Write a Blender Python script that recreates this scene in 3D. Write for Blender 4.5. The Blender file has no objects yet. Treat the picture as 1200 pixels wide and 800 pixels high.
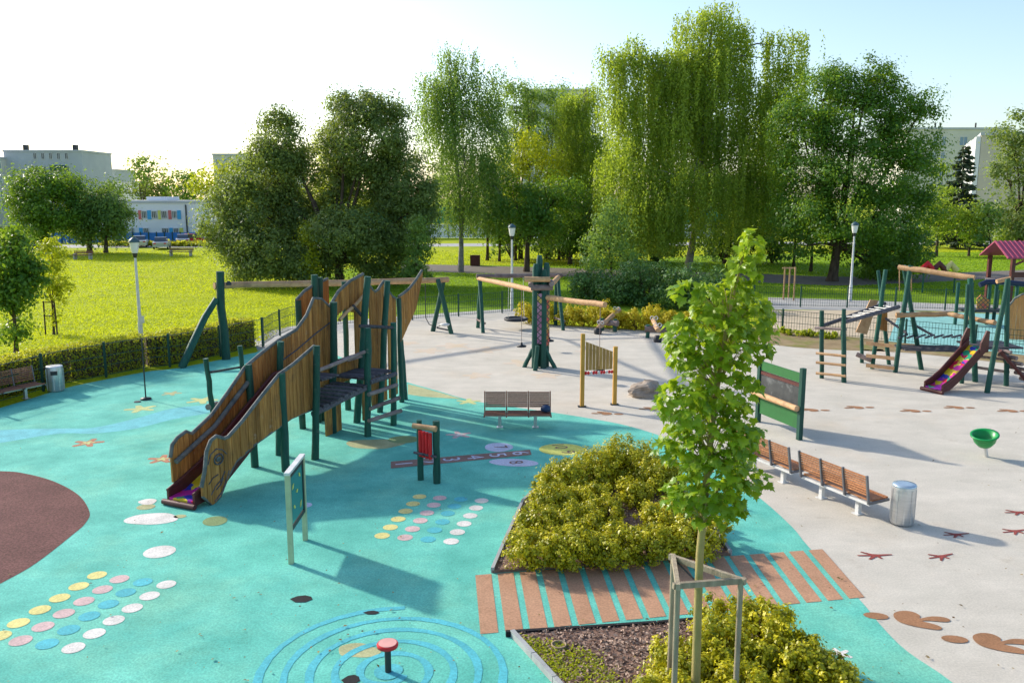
import bpy, math, random
import numpy as np
from mathutils import Vector, Matrix

# ------------------------------------------------------------------ camera, sky, sun, exposure
scene = bpy.context.scene
COL = scene.collection
CAM_H = 6.5                      # camera height above the playground, metres
FOC = 1000.0                     # focal length in units of a 1200-wide frame
TILT = math.radians(9.65)
cam_d = bpy.data.cameras.new('camera')
cam_d.sensor_width = 36.0
cam_d.lens = 36.0 * FOC / 1200.0
cam_d.clip_start = 0.1
cam_d.clip_end = 4000
cam = bpy.data.objects.new('camera', cam_d)
cam.location = (0, 0, CAM_H)
cam.rotation_euler = (math.pi / 2 - TILT, 0, 0)
COL.objects.link(cam)
scene.camera = cam

SUN_EL = math.radians(27)
SUN_DIR = Vector((-0.821 * math.cos(SUN_EL), 0.571 * math.cos(SUN_EL), math.sin(SUN_EL)))
world = bpy.data.worlds.new('World')
scene.world = world
world.use_nodes = True
wn = world.node_tree
wn.nodes.clear()
w_out = wn.nodes.new('ShaderNodeOutputWorld')
w_bg = wn.nodes.new('ShaderNodeBackground')
w_sky = wn.nodes.new('ShaderNodeTexSky')
w_sky.sky_type = 'NISHITA'
w_sky.sun_disc = False
w_sky.sun_elevation = SUN_EL
w_sky.sun_rotation = math.atan2(SUN_DIR.x, SUN_DIR.y)
w_sky.air_density = 1.0
w_sky.dust_density = 1.5
w_sky.ozone_density = 1.8
w_bg.inputs['Strength'].default_value = 0.138
wn.links.new(w_sky.outputs[0], w_bg.inputs[0])
wn.links.new(w_bg.outputs[0], w_out.inputs[0])
sun_d = bpy.data.lights.new('sun', 'SUN')
sun_d.energy = 2.8
sun_d.angle = math.radians(2.2)
sun_d.color = (1.0, 0.92, 0.80)
sun = bpy.data.objects.new('sun', sun_d)
sun.rotation_euler = SUN_DIR.to_track_quat('Z', 'Y').to_euler()
sun.location = (-40, 30, 40)
COL.objects.link(sun)
scene.view_settings.view_transform = 'Standard'
scene.view_settings.look = 'None'
scene.view_settings.gamma = 1.0
scene.view_settings.use_curve_mapping = False
scene.view_settings.exposure = 0.92
scene.cycles.max_bounces = 8
scene.cycles.transparent_max_bounces = 8
random.seed(7)

# ------------------------------------------------------------------ surveying: where a sight line meets the ground or a wall
SP, CP = math.sin(TILT), math.cos(TILT)
def ray(u, v):
    a = (u - 600) / FOC; b = (400 - v) / FOC
    return Vector((a, CP + b * SP, -SP + b * CP))
def P(u, v, z=0.0):
    r = ray(u, v); t = (z - CAM_H) / r.z
    return Vector((r.x * t, r.y * t, z))
def Q(u, v, y):
    r = ray(u, v); t = y / r.y
    return Vector((r.x * t, y, CAM_H + r.z * t))
def W(u, v, A, B):
    """(distance along A-B, height) where a sight line meets the vertical plane through A and B"""
    d = Vector((B[0] - A[0], B[1] - A[1])); L = d.length; d /= L
    n = Vector((-d.y, d.x)); r = ray(u, v)
    t = (n.x * A[0] + n.y * A[1]) / (n.x * r.x + n.y * r.y)
    s = (r.x * t - A[0]) * d.x + (r.y * t - A[1]) * d.y
    return s, CAM_H + r.z * t
def dep(y, z=0.0):
    return y * CP + (CAM_H - z) * SP
def XU(u, y, z=0.0):
    return (u - 600) / FOC * dep(y, z)
def ZV(v, y):
    return Q(600, v, y).z

# ------------------------------------------------------------------ mesh helpers
ORG = {}
def root_origin(o):
    while o is not None:
        if o.name in ORG and o.parent is None: return ORG[o.name]
        o = o.parent
    return Vector((0, 0, 0))
class MB:
    def __init__(s): s.v = []; s.f = []; s.sm = []
    def add(s, vs, fs, smooth=False):
        k = len(s.v); s.v.extend(tuple(p) for p in vs)
        for f in fs: s.f.append(tuple(i + k for i in f)); s.sm.append(smooth)
        return s
    def hexa(s, p):   # 8 points: bottom ring then top ring
        return s.add(p, [(3, 2, 1, 0), (4, 5, 6, 7), (0, 1, 5, 4), (1, 2, 6, 5), (2, 3, 7, 6), (3, 0, 4, 7)])
    def box(s, c, size, rz=0.0):
        x, y, z = [k / 2 for k in size]; ca, sa = math.cos(rz), math.sin(rz); p = []
        for dz in (-z, z):
            for dx, dy in ((-x, -y), (x, -y), (x, y), (-x, y)):
                p.append((c[0] + dx * ca - dy * sa, c[1] + dx * sa + dy * ca, c[2] + dz))
        return s.hexa(p)
    def beam(s, p, q, w, h, up=(0, 0, 1)):
        p = Vector(p); q = Vector(q); d = (q - p).normalized(); up = Vector(up)
        if abs(d.dot(up)) > .98: up = Vector((0, 1, 0))
        a = d.cross(up).normalized() * (w / 2); b = a.cross(d).normalized() * (h / 2)
        return s.hexa([p - a - b, p + a - b, q + a - b, q - a - b, p - a + b, p + a + b, q + a + b, q - a + b])
    def tube(s, pts, rad, n=8, caps=True, jit=0.0):
        pts = [Vector(p) for p in pts]; m = len(pts)
        if not hasattr(rad, '__len__'): rad = [rad] * m
        vs = []; prev = None
        for i, p in enumerate(pts):
            d = (pts[min(i + 1, m - 1)] - pts[max(i - 1, 0)]).normalized()
            if prev is None:
                ref = Vector((0, 0, 1)) if abs(d.z) < .9 else Vector((1, 0, 0))
                a = d.cross(ref).normalized()
            else:
                a = (prev - d * prev.dot(d)).normalized()
            prev = a; b = d.cross(a)
            for k in range(n):
                t = 2 * math.pi * k / n; r = rad[i] * (1 + random.uniform(-jit, jit))
                vs.append(p + (a * math.cos(t) + b * math.sin(t)) * r)
        fs = [(i * n + k, i * n + (k + 1) % n, (i + 1) * n + (k + 1) % n, (i + 1) * n + k) for i in range(m - 1) for k in range(n)]
        s.add(vs, fs, True)
        if caps:
            s.add(vs[:n], [tuple(range(n))[::-1]]); s.add(vs[-n:], [tuple(range(n))])
        return s
    def log(s, p, q, r, n=9, segs=4, wob=.25, taper=1.0):
        p = Vector(p); q = Vector(q); pts = []; rs = []
        for i in range(segs + 1):
            t = i / segs; w = r * wob * (0 if i in (0, segs) else 1)
            pts.append(p.lerp(q, t) + Vector((random.uniform(-w, w), random.uniform(-w, w), random.uniform(-w, w) * .6)))
            rs.append(r * (1 + (taper - 1) * t) * random.uniform(.93, 1.07))
        return s.tube(pts, rs, n, True, .05)
    def prism(s, poly, vec):
        n = len(poly); vec = Vector(vec); a = [Vector(p) for p in poly]; b = [p + vec for p in a]
        s.add(a + b, [tuple(range(n))[::-1], tuple(range(n, 2 * n))] + [(i, (i + 1) % n, n + (i + 1) % n, n + i) for i in range(n)])
        return s
    def lathe(s, c, prof, n=20, smooth=True):
        vs = []; m = len(prof)
        for r, z in prof:
            for k in range(n):
                t = 2 * math.pi * k / n; vs.append((c[0] + r * math.cos(t), c[1] + r * math.sin(t), c[2] + z))
        fs = [(i * n + k, i * n + (k + 1) % n, (i + 1) * n + (k + 1) % n, (i + 1) * n + k) for i in range(m - 1) for k in range(n)]
        s.add(vs, fs, smooth)
        s.add(vs[:n], [tuple(range(n))[::-1]]); s.add(vs[-n:], [tuple(range(n))])
        return s
    def sheet(s, poly, z=None):
        s.add([(p[0], p[1], p[2] if z is None else z) for p in poly], [tuple(range(len(poly)))]); return s
    def build(s, name, mat, parent=None, kind=None, label=None, local=False):
        me = bpy.data.meshes.new(name)
        o0 = Vector((0, 0, 0)) if (local or parent is None) else root_origin(parent)
        me.from_pydata([(p[0] - o0.x, p[1] - o0.y, p[2] - o0.z) for p in s.v], [], s.f)
        me.polygons.foreach_set('use_smooth', s.sm)
        for m_ in (mat if isinstance(mat, (list, tuple)) else [mat]): me.materials.append(m_)
        ob = bpy.data.objects.new(name, me); COL.objects.link(ob)
        if parent is not None: ob.parent = parent
        if kind: ob['kind'] = kind
        if label: ob['label'] = label
        return ob
def thing(name, label, cat, loc, group=None):
    o = bpy.data.objects.new(name, None); COL.objects.link(o)
    o.empty_display_size = .3; o.location = loc
    o['label'] = label; o['category'] = cat
    if group: o['group'] = group
    ORG[o.name] = Vector(loc)
    return o
def tag(o, label, cat, group=None):
    o['label'] = label; o['category'] = cat
    if group: o['group'] = group
    return o
def copy_tree(o, parent=None):
    c = o.copy(); COL.objects.link(c)
    if parent is not None: c.parent = parent
    for ch in o.children: copy_tree(ch, c)
    return c
def spline(pts, k=6, closed=False):
    pts = [Vector((p[0], p[1], 0)) for p in pts]; n = len(pts); out = []
    for i in range(n if closed else n - 1):
        g = (lambda j: pts[j % n]) if closed else (lambda j: pts[min(max(j, 0), n - 1)])
        a, b, c, d = g(i - 1), g(i), g(i + 1), g(i + 2)
        for j in range(k):
            t = j / k
            out.append(.5 * ((2 * b) + (c - a) * t + (2 * a - 5 * b + 4 * c - d) * t * t + (3 * b - a - 3 * c + d) * t ** 3))
    if not closed: out.append(pts[-1])
    return out

# ------------------------------------------------------------------ materials
def nt_new(name):
    m = bpy.data.materials.new(name); m.use_nodes = True
    nt = m.node_tree; nt.nodes.clear()
    out = nt.nodes.new('ShaderNodeOutputMaterial')
    return m, nt, out
def rgba(c): return (c[0], c[1], c[2], 1)
def noise(nt, src, scale, detail=4, rough=.6):
    n = nt.nodes.new('ShaderNodeTexNoise'); n.inputs['Scale'].default_value = scale
    n.inputs['Detail'].default_value = detail; n.inputs['Roughness'].default_value = rough
    nt.links.new(src, n.inputs['Vector']); return n.outputs['Fac']
def ramp(nt, fac, stops, mode='LINEAR'):
    r = nt.nodes.new('ShaderNodeValToRGB'); r.color_ramp.interpolation = mode
    e = r.color_ramp.elements
    while len(e) < len(stops): e.new(.5)
    for i, (p, c) in enumerate(stops): e[i].position = p; e[i].color = rgba(c)
    nt.links.new(fac, r.inputs[0]); return r.outputs[0]
def mix(nt, fac, a, b, mode='MIX'):
    n = nt.nodes.new('ShaderNodeMix'); n.data_type = 'RGBA'; n.blend_type = mode
    for sock, val in ((n.inputs[0], fac), (n.inputs[6], a), (n.inputs[7], b)):
        if hasattr(val, 'links') or hasattr(val, 'is_linked'): nt.links.new(val, sock)
        elif hasattr(val, '__len__'): sock.default_value = rgba(val)
        else: sock.default_value = val
    return n.outputs[2]
def surf(name, c1, c2, scale=6, stretch=(1, 1, 1), rough=.7, bump=.2, bscale=None, objrand=0.0, metal=0.0, spec=.4,
         stain=None, stain_scale=.5, stain_lo=.52, speck=0.0, speck_scale=120, world_co=False, mottle=0.0, mottle_scale=1.1, stain2=None):
    m, nt, out = nt_new(name)
    bs = nt.nodes.new('ShaderNodeBsdfPrincipled')
    if world_co:
        co = nt.nodes.new('ShaderNodeNewGeometry').outputs['Position']
    else:
        co = nt.nodes.new('ShaderNodeTexCoord').outputs['Object']
    mp = nt.nodes.new('ShaderNodeMapping'); mp.inputs['Scale'].default_value = stretch
    nt.links.new(co, mp.inputs['Vector'])
    vec = mp.outputs[0]
    if objrand:
        oi = nt.nodes.new('ShaderNodeObjectInfo')
        ad = nt.nodes.new('ShaderNodeVectorMath'); ad.operation = 'ADD'
        sc = nt.nodes.new('ShaderNodeVectorMath'); sc.operation = 'SCALE'; sc.inputs['Scale'].default_value = 37.0
        cb = nt.nodes.new('ShaderNodeCombineXYZ')
        for k in range(3): nt.links.new(oi.outputs['Random'], cb.inputs[k])
        nt.links.new(cb.outputs[0], sc.inputs[0]); nt.links.new(vec, ad.inputs[0]); nt.links.new(sc.outputs[0], ad.inputs[1])
        vec = ad.outputs[0]
    f = noise(nt, vec, scale)
    col = ramp(nt, f, [(.3, c1), (.7, c2)])
    if objrand:
        hv = nt.nodes.new('ShaderNodeMapRange'); hv.inputs[3].default_value = 1 - objrand; hv.inputs[4].default_value = 1 + objrand
        nt.links.new(oi.outputs['Random'], hv.inputs[0])
        cc = nt.nodes.new('ShaderNodeCombineXYZ')
        for k in range(3): nt.links.new(hv.outputs[0], cc.inputs[k])
        col = mix(nt, 1.0, col, cc.outputs[0], 'MULTIPLY')
    if stain:
        sf = noise(nt, co, stain_scale, 6, .65)
        sm = nt.nodes.new('ShaderNodeMapRange'); sm.inputs[1].default_value = stain_lo; sm.inputs[2].default_value = stain_lo + .2
        sm.inputs[4].default_value = .75
        nt.links.new(sf, sm.inputs[0])
        col = mix(nt, sm.outputs[0], col, stain)
    if stain2:
        s2 = noise(nt, co, stain_scale * 2.3 + .17, 7, .7)
        m2 = nt.nodes.new('ShaderNodeMapRange'); m2.inputs[1].default_value = .62; m2.inputs[2].default_value = .72; m2.inputs[4].default_value = .7
        nt.links.new(s2, m2.inputs[0]); col = mix(nt, m2.outputs[0], col, stain2)
    if mottle:
        mo = noise(nt, co, mottle_scale, 9, .72)
        col = mix(nt, 1.0, col, ramp(nt, mo, [(.32, (1 - mottle, 1 - mottle * .9, 1 - mottle)), (.68, (1 + mottle * .6,) * 3)]), 'MULTIPLY')
    if speck:
        sp = noise(nt, co, speck_scale, 2, .7)
        sr = ramp(nt, sp, [(.35, (1 - speck,) * 3), (.65, (1 + speck,) * 3)])
        col = mix(nt, 1.0, col, sr, 'MULTIPLY')
    nt.links.new(col, bs.inputs['Base Color'])
    bs.inputs['Roughness'].default_value = rough
    bs.inputs['Metallic'].default_value = metal
    bs.inputs['Specular IOR Level'].default_value = spec
    if bump:
        b = nt.nodes.new('ShaderNodeBump'); b.inputs['Strength'].default_value = bump; b.inputs['Distance'].default_value = .02
        nt.links.new(noise(nt, vec, bscale or scale * 3, 3), b.inputs['Height'])
        nt.links.new(b.outputs[0], bs.inputs['Normal'])
    nt.links.new(bs.outputs[0], out.inputs[0])
    return m
def leafmat(name, ca, cb, tc=None, trans=.45, rough=.5):
    m, nt, out = nt_new(name)
    at = nt.nodes.new('ShaderNodeAttribute'); at.attribute_name = 'tint'
    col = ramp(nt, at.outputs['Fac'], [(0, ca), (1, cb)])
    d = nt.nodes.new('ShaderNodeBsdfPrincipled'); d.inputs['Roughness'].default_value = rough
    d.inputs['Specular IOR Level'].default_value = .35
    t = nt.nodes.new('ShaderNodeBsdfTranslucent')
    nt.links.new(col, d.inputs['Base Color'])
    if tc: nt.links.new(mix(nt, .65, col, tc), t.inputs[0])
    else: nt.links.new(col, t.inputs[0])
    ms = nt.nodes.new('ShaderNodeMixShader'); ms.inputs[0].default_value = trans
    nt.links.new(d.outputs[0], ms.inputs[1]); nt.links.new(t.outputs[0], ms.inputs[2])
    nt.links.new(ms.outputs[0], out.inputs[0])
    return m
def plain(name, c, rough=.5, metal=0.0, var=.12, spec=.4, bump=.05):
    return surf(name, [k * (1 - var) for k in c], [min(1, k * (1 + var)) for k in c], 5, (1, 1, 1), rough, bump, 40, 0, metal, spec)
def glass(name, c, rough=.08):
    m, nt, out = nt_new(name)
    bs = nt.nodes.new('ShaderNodeBsdfPrincipled')
    bs.inputs['Base Color'].default_value = rgba(c); bs.inputs['Roughness'].default_value = rough
    bs.inputs['Specular IOR Level'].default_value = .8
    nt.links.new(bs.outputs[0], out.inputs[0]); return m
def patchwork(name):
    m, nt, out = nt_new(name)
    bs = nt.nodes.new('ShaderNodeBsdfPrincipled'); bs.inputs['Roughness'].default_value = .35
    co = nt.nodes.new('ShaderNodeTexCoord').outputs['Object']
    vo = nt.nodes.new('ShaderNodeTexVoronoi'); vo.inputs['Scale'].default_value = 4.6
    vo.distance = 'MANHATTAN'
    nt.links.new(co, vo.inputs['Vector'])
    sx = nt.nodes.new('ShaderNodeSeparateColor'); nt.links.new(vo.outputs['Color'], sx.inputs[0])
    col = ramp(nt, sx.outputs[0], [(0, (.62, .02, .05)), (.17, (.72, .5, .02)), (.34, (.03, .05, .36)), (.5, (.6, .03, .3)), (.66, (.02, .32, .16)), (.8, (.3, .03, .36)), (.92, (.75, .6, .05))], 'CONSTANT')
    nt.links.new(col, bs.inputs['Base Color']); nt.links.new(bs.outputs[0], out.inputs[0]); return m

M = {}
M['lawn'] = surf('lawn', (.28, .34, .008), (.40, .45, .010), .35, rough=.95, bump=.5, bscale=9, spec=.1, stain=(.45, .40, .06), stain_scale=.09, stain_lo=.55, speck=.3, speck_scale=14, world_co=True, mottle=.3, mottle_scale=.6, stain2=(.20, .26, .012))
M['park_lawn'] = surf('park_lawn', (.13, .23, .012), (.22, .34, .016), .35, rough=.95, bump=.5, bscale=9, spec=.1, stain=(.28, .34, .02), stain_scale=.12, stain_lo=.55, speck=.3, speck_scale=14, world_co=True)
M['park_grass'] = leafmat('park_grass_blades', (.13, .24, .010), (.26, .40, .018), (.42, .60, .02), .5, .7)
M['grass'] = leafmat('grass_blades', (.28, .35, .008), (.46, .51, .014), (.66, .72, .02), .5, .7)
M['teal'] = surf('teal_rubber', (.10, .46, .375), (.15, .53, .425), .8, rough=.9, bump=.25, bscale=160, spec=.25, stain=(.22, .55, .39), stain_scale=.28, stain_lo=.5, speck=.17, speck_scale=30, world_co=True, mottle=.2, mottle_scale=.8, stain2=(.10, .36, .30))
M['grey_rubber'] = surf('grey_rubber', (.52, .475, .40), (.60, .55, .465), .7, (1, 2.5, 1), rough=.9, bump=.25, bscale=160, spec=.25, stain=(.56, .47, .36), stain_scale=.3, stain_lo=.55, speck=.09, speck_scale=30, world_co=True, mottle=.12, mottle_scale=.7, stain2=(.42, .36, .28))
M['brown_rubber'] = surf('brown_rubber', (.13, .058, .052), (.17, .078, .068), .9, rough=.95, bump=.3, bscale=160, spec=.2, speck=.34, speck_scale=24, world_co=True, mottle=.18)
M['stripe_rubber'] = surf('stripe_rubber', (.43, .235, .14), (.50, .285, .175), 1.2, rough=.95, bump=.3, bscale=160, spec=.2, speck=.16, speck_scale=30, world_co=True, mottle=.1)
def rub(n, c, sp=.14): return surf('rubber_' + n, [k * .92 for k in c], [k * 1.06 for k in c], 2.0, rough=.9, bump=.25, bscale=160, spec=.25, speck=sp, speck_scale=30, world_co=True, mottle=.13, mottle_scale=2.0)
M['r_yellow'] = rub('yellow', (.70, .62, .24)); M['r_pink'] = rub('pink', (.62, .44, .42)); M['r_blue'] = rub('blue', (.09, .45, .51))
M['r_white'] = rub('white', (.70, .66, .61)); M['r_olive'] = rub('olive', (.22, .30, .13)); M['r_sand'] = rub('sand', (.42, .42, .22))
M['r_red'] = rub('red', (.55, .10, .06)); M['r_paw'] = rub('paw', (.34, .17, .085)); M['r_claw'] = rub('claw', (.27, .06, .05))
M['r_star'] = rub('faded_star', (.52, .55, .24)); M['r_redstar'] = rub('faded_red_star', (.46, .20, .12)); M['r_lblue'] = rub('light_blue', (.15, .50, .54)); M['r_lilac'] = rub('lilac', (.58, .58, .70)); M['r_lime'] = rub('lime', (.68, .66, .16))
M['r_orange'] = surf('faded_orange_rubber', (.58, .47, .33), (.60, .51, .42), 1.5, rough=.9, bump=.2, bscale=160, spec=.2, speck=.1, speck_scale=50, world_co=True)
M['r_aqua'] = rub('aqua', (.24, .50, .47)); M['r_strip'] = rub('strip', (.27, .16, .13)); M['r_black'] = rub('black', (.02, .02, .022))
M['asphalt'] = surf('asphalt', (.15, .13, .11), (.20, .175, .15), 1.2, rough=.95, bump=.2, bscale=60, spec=.2, world_co=True)
M['concrete'] = surf('concrete', (.36, .35, .33), (.46, .45, .42), 1.5, rough=.9, bump=.2, bscale=40, spec=.25, world_co=True)
M['sand'] = surf('sand_ground', (.48, .39, .27), (.58, .48, .34), 1.0, rough=.95, bump=.3, bscale=30, spec=.1, world_co=True)
M['dirt'] = surf('dirt_verge', (.22, .16, .09), (.36, .27, .15), 1.4, rough=.95, bump=.5, bscale=14, spec=.1, stain=(.16, .20, .03), stain_scale=.8, stain_lo=.48, world_co=True)
M['mulch'] = surf('mulch_soil', (.17, .10, .075), (.28, .18, .135), 14, rough=.95, bump=.8, bscale=40, spec=.15, world_co=True)
M['chip'] = surf('bark_chip', (.16, .09, .065), (.36, .24, .18), 30, rough=.9, bump=0, spec=.2, world_co=True)
M['kerb'] = surf('kerb_concrete', (.30, .31, .30), (.40, .41, .40), 4, rough=.9, bump=.3, bscale=50, world_co=True)
M['plank'] = surf('stained_plank', (.23, .095, .022), (.48, .235, .065), 3.0, (6, 6, .55), rough=.75, bump=.35, bscale=9, objrand=.28, spec=.25, stain=(.10, .06, .035), stain_scale=1.3, stain_lo=.55, stain2=(.46, .34, .25))
M['cap'] = surf('weathered_trim', (.07, .085, .085), (.20, .20, .18), 6, rough=.8, bump=.3, bscale=30, spec=.3)
M['screen_plank'] = surf('orange_plank', (.50, .20, .06), (.66, .30, .10), 3.0, (6, 6, .55), rough=.7, bump=.3, bscale=9, objrand=.12)
M['green'] = surf('green_stained_log', (.006, .052, .040), (.017, .105, .072), 3, (4, 4, .5), rough=.6, bump=.35, bscale=14, objrand=.22, spec=.35, stain=(.05, .10, .075), stain_scale=2.0, stain_lo=.56, stain2=(.16, .17, .13))
M['darkwood'] = surf('dark_weathered_plank', (.045, .043, .052), (.15, .14, .15), 4, (2, 6, 2), rough=.85, bump=.5, bscale=18, objrand=.3, spec=.25)
M['log'] = surf('peeled_log', (.42, .24, .115), (.58, .37, .20), 4, (1.5, 1.5, 1.5), rough=.75, bump=.35, bscale=14, objrand=.15, spec=.3, stain=(.20, .13, .085), stain_scale=2.2, stain_lo=.56)
M['greylog'] = surf('greyed_log', (.15, .11, .10), (.30, .235, .215), 4, rough=.85, bump=.4, bscale=16, objrand=.2, spec=.25)
M['chute'] = surf('slide_flank', (.075, .018, .016), (.12, .034, .028), 3, rough=.5, bump=.1, bscale=30, spec=.4)
M['patch'] = patchwork('slide_print')
M['slat'] = surf('bench_slat_wood', (.30, .115, .045), (.48, .21, .085), 4, (3, 3, 3), rough=.55, bump=.25, bscale=20, objrand=.2, spec=.4)
M['slat_grey'] = surf('weathered_bench_slat', (.20, .085, .05), (.30, .14, .085), 5, (3, 3, 3), rough=.7, bump=.3, bscale=20, objrand=.2, spec=.3)
M['steel'] = surf('brushed_steel', (.52, .53, .53), (.66, .66, .66), 3, (1, 1, 8), rough=.38, bump=.05, bscale=60, metal=.75, spec=.5)
M['white_metal'] = plain('white_metal', (.62, .62, .60), .5)
M['cream_metal'] = plain('cream_metal', (.42, .47, .29), .5)
M['dark_metal'] = plain('dark_metal', (.03, .035, .035), .5)
M['green_metal'] = plain('green_metal', (.010, .085, .055), .5)
M['fence_green'] = plain('fence_green', (.012, .06, .042), .5)
M['black'] = plain('black_rubber', (.02, .024, .03), .6)
M['red_paint'] = plain('red_paint', (.58, .012, .018), .45)
M['yellow_wood'] = surf('yellow_stained_wood', (.44, .23, .03), (.56, .31, .05), 3, (5, 5, .6), rough=.6, bump=.3, bscale=12, objrand=.1)
M['ochre_plank'] = surf('ochre_plank', (.30, .17, .04), (.46, .28, .08), 3, (6, 6, .6), rough=.75, bump=.3, bscale=12, objrand=.2)
M['bark'] = surf('bark', (.045, .032, .022), (.12, .09, .065), 5, (1, 1, .3), rough=.95, bump=.8, bscale=12, spec=.15)
M['birch_bark'] = surf('birch_bark', (.17, .155, .135), (.38, .36, .33), 3, (1, 1, 1), rough=.85, bump=.3, bscale=10, spec=.2, stain=(.05, .04, .035), stain_scale=1.4, stain_lo=.5)
M['young_bark'] = surf('young_bark', (.24, .20, .07), (.38, .30, .11), 6, (1, 1, .4), rough=.8, bump=.3, bscale=30)
M['stake'] = surf('grey_stake_wood', (.22, .18, .125), (.37, .31, .22), 4, (4, 4, .6), rough=.85, bump=.4, bscale=20, objrand=.15)
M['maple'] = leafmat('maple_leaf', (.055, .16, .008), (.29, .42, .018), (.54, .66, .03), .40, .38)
M['box'] = leafmat('golden_box_leaf', (.10, .16, .006), (.74, .64, .014), (.80, .74, .03), .25, .4)
M['hedge'] = leafmat('hedge_leaf', (.19, .24, .014), (.56, .55, .04), (.72, .70, .04), .5, .5)
M['yshrub'] = leafmat('golden_shrub_leaf', (.42, .38, .015), (.72, .58, .025), (.7, .6, .04), .35, .5)
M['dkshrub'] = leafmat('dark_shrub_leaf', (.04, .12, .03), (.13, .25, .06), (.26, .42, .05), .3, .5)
M['willow'] = leafmat('olive_grey_leaf', (.055, .115, .035), (.235, .31, .085), (.44, .54, .04), .42, .5)
M['birch'] = leafmat('birch_leaf', (.075, .16, .02), (.42, .52, .06), (.62, .76, .04), .48, .5)
M['birch2'] = leafmat('grey_birch_leaf', (.065, .16, .04), (.23, .36, .08), (.44, .60, .05), .44, .5)
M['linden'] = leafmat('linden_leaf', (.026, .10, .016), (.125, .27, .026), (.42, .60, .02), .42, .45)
M['lime'] = leafmat('yellow_green_leaf', (.22, .29, .010), (.46, .50, .02), (.66, .70, .02), .45, .5)
M['midgreen'] = leafmat('mid_green_leaf', (.055, .15, .045), (.17, .28, .06), (.36, .5, .03), .4, .5)
M['spruce'] = leafmat('spruce_needle', (.05, .085, .05), (.13, .17, .10), (.18, .24, .08), .2, .6)
M['rust'] = leafmat('rusty_leaf', (.16, .07, .04), (.25, .12, .06), (.3, .14, .06), .3, .5)

# ------------------------------------------------------------------ the ground and its surfaces
def structure(name, poly, mat, z, thick=None):
    m = MB()
    if thick: m.prism([(p[0], p[1], z - thick) for p in poly], (0, 0, thick))
    else: m.sheet(poly, z)
    return m.build(name, mat, None, 'structure')
def G(*px): return [P(u, v) for u, v in px]

m = MB(); m.sheet([(-1500, -200), (1500, -200), (1500, 2500), (-1500, 2500)], -.03)
lawn = m.build('lawn', M['lawn'], None, 'structure')

grey_poly = spline(G((300, 413), (330, 397), (400, 386), (482, 376), (605, 366), (620, 377), (720, 385), (830, 391), (915, 402), (1005, 409), (1060, 411), (1200, 424), (1400, 445)), 4)
grey_poly += [Vector((40, 12, 0)), Vector((40, 1, 0)), Vector((0, 1, 0)), Vector((-8, 14, 0))]
grey = structure('grey_rubber_paving', grey_poly, M['grey_rubber'], 0.0)
edge_r = spline(G((330, 399), (380, 411), (430, 431), (478, 448), (510, 457), (540, 466), (568, 472), (646, 483), (690, 490), (732, 498), (775, 511), (800, 524), (850, 555), (890, 583), (928, 617), (947, 640), (1007, 702), (1030, 730), (1062, 762), (1117, 800), (1180, 860), (1240, 930)), 4)
teal_poly = spline(G((-140, 515), (0, 478), (72, 456), (112, 447), (175, 435), (210, 431), (300, 413)), 3) + edge_r + [Vector((4.5, 2, 0)), Vector((-14, 2, 0)), Vector((-24, 14, 0))]
teal = structure('teal_rubber_paving', teal_poly, M['teal'], 0.004)

brown_pts = G((0, 552), (30, 555), (63, 564), (92, 580), (105, 600), (100, 613), (87, 625), (42, 660), (0, 684))
bA = np.array([[2 * p.x, 2 * p.y, 1] for p in brown_pts]); bb = np.array([p.x ** 2 + p.y ** 2 for p in brown_pts])
cx, cy, cc = np.linalg.lstsq(bA, bb, rcond=None)[0]
back = [Vector((-8.95, 12.7, 0)), Vector((-10.2, 11.6, 0)), Vector((-13.5, 11.4, 0)), Vector((-17.3, 14.8, 0)), Vector((-16.2, 18.6, 0)), Vector((-14.2, 19.7, 0))]
brown = structure('brown_rubber_mound_paving', spline(brown_pts + back, 5, True), M['brown_rubber'], 0.0075)

# wavy light blue band across the teal
def ribbon(a, b, z=0.008): return [Vector((p.x, p.y, z)) for p in a] + [Vector((p.x, p.y, z)) for p in reversed(b)]
def mark(name, poly, mat, z=.009, parent=None, label=None):
    m = MB(); m.sheet(poly, z); return m.build(name, mat, parent or teal, None, label)
ba = spline(G((-60, 512), (0, 504), (70, 502), (110, 501), (160, 490), (200, 479), (245, 474), (290, 468)), 5)
bb_ = spline(G((-60, 529), (0, 519), (70, 508), (110, 508), (160, 502), (200, 492), (245, 484), (290, 476)), 5)
mark('wave_band', ribbon(ba, bb_), M['r_lblue'], .006, label='light blue wavy band across the teal rubber')
oa = spline(G((478, 450), (505, 457), (540, 467)), 5); ob_ = spline(G((478, 462), (500, 465), (540, 467.5)), 5)
mark('sand_patch', ribbon(oa, ob_), M['r_sand'], .006, label='sand coloured wedge at the edge of the teal')

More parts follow.
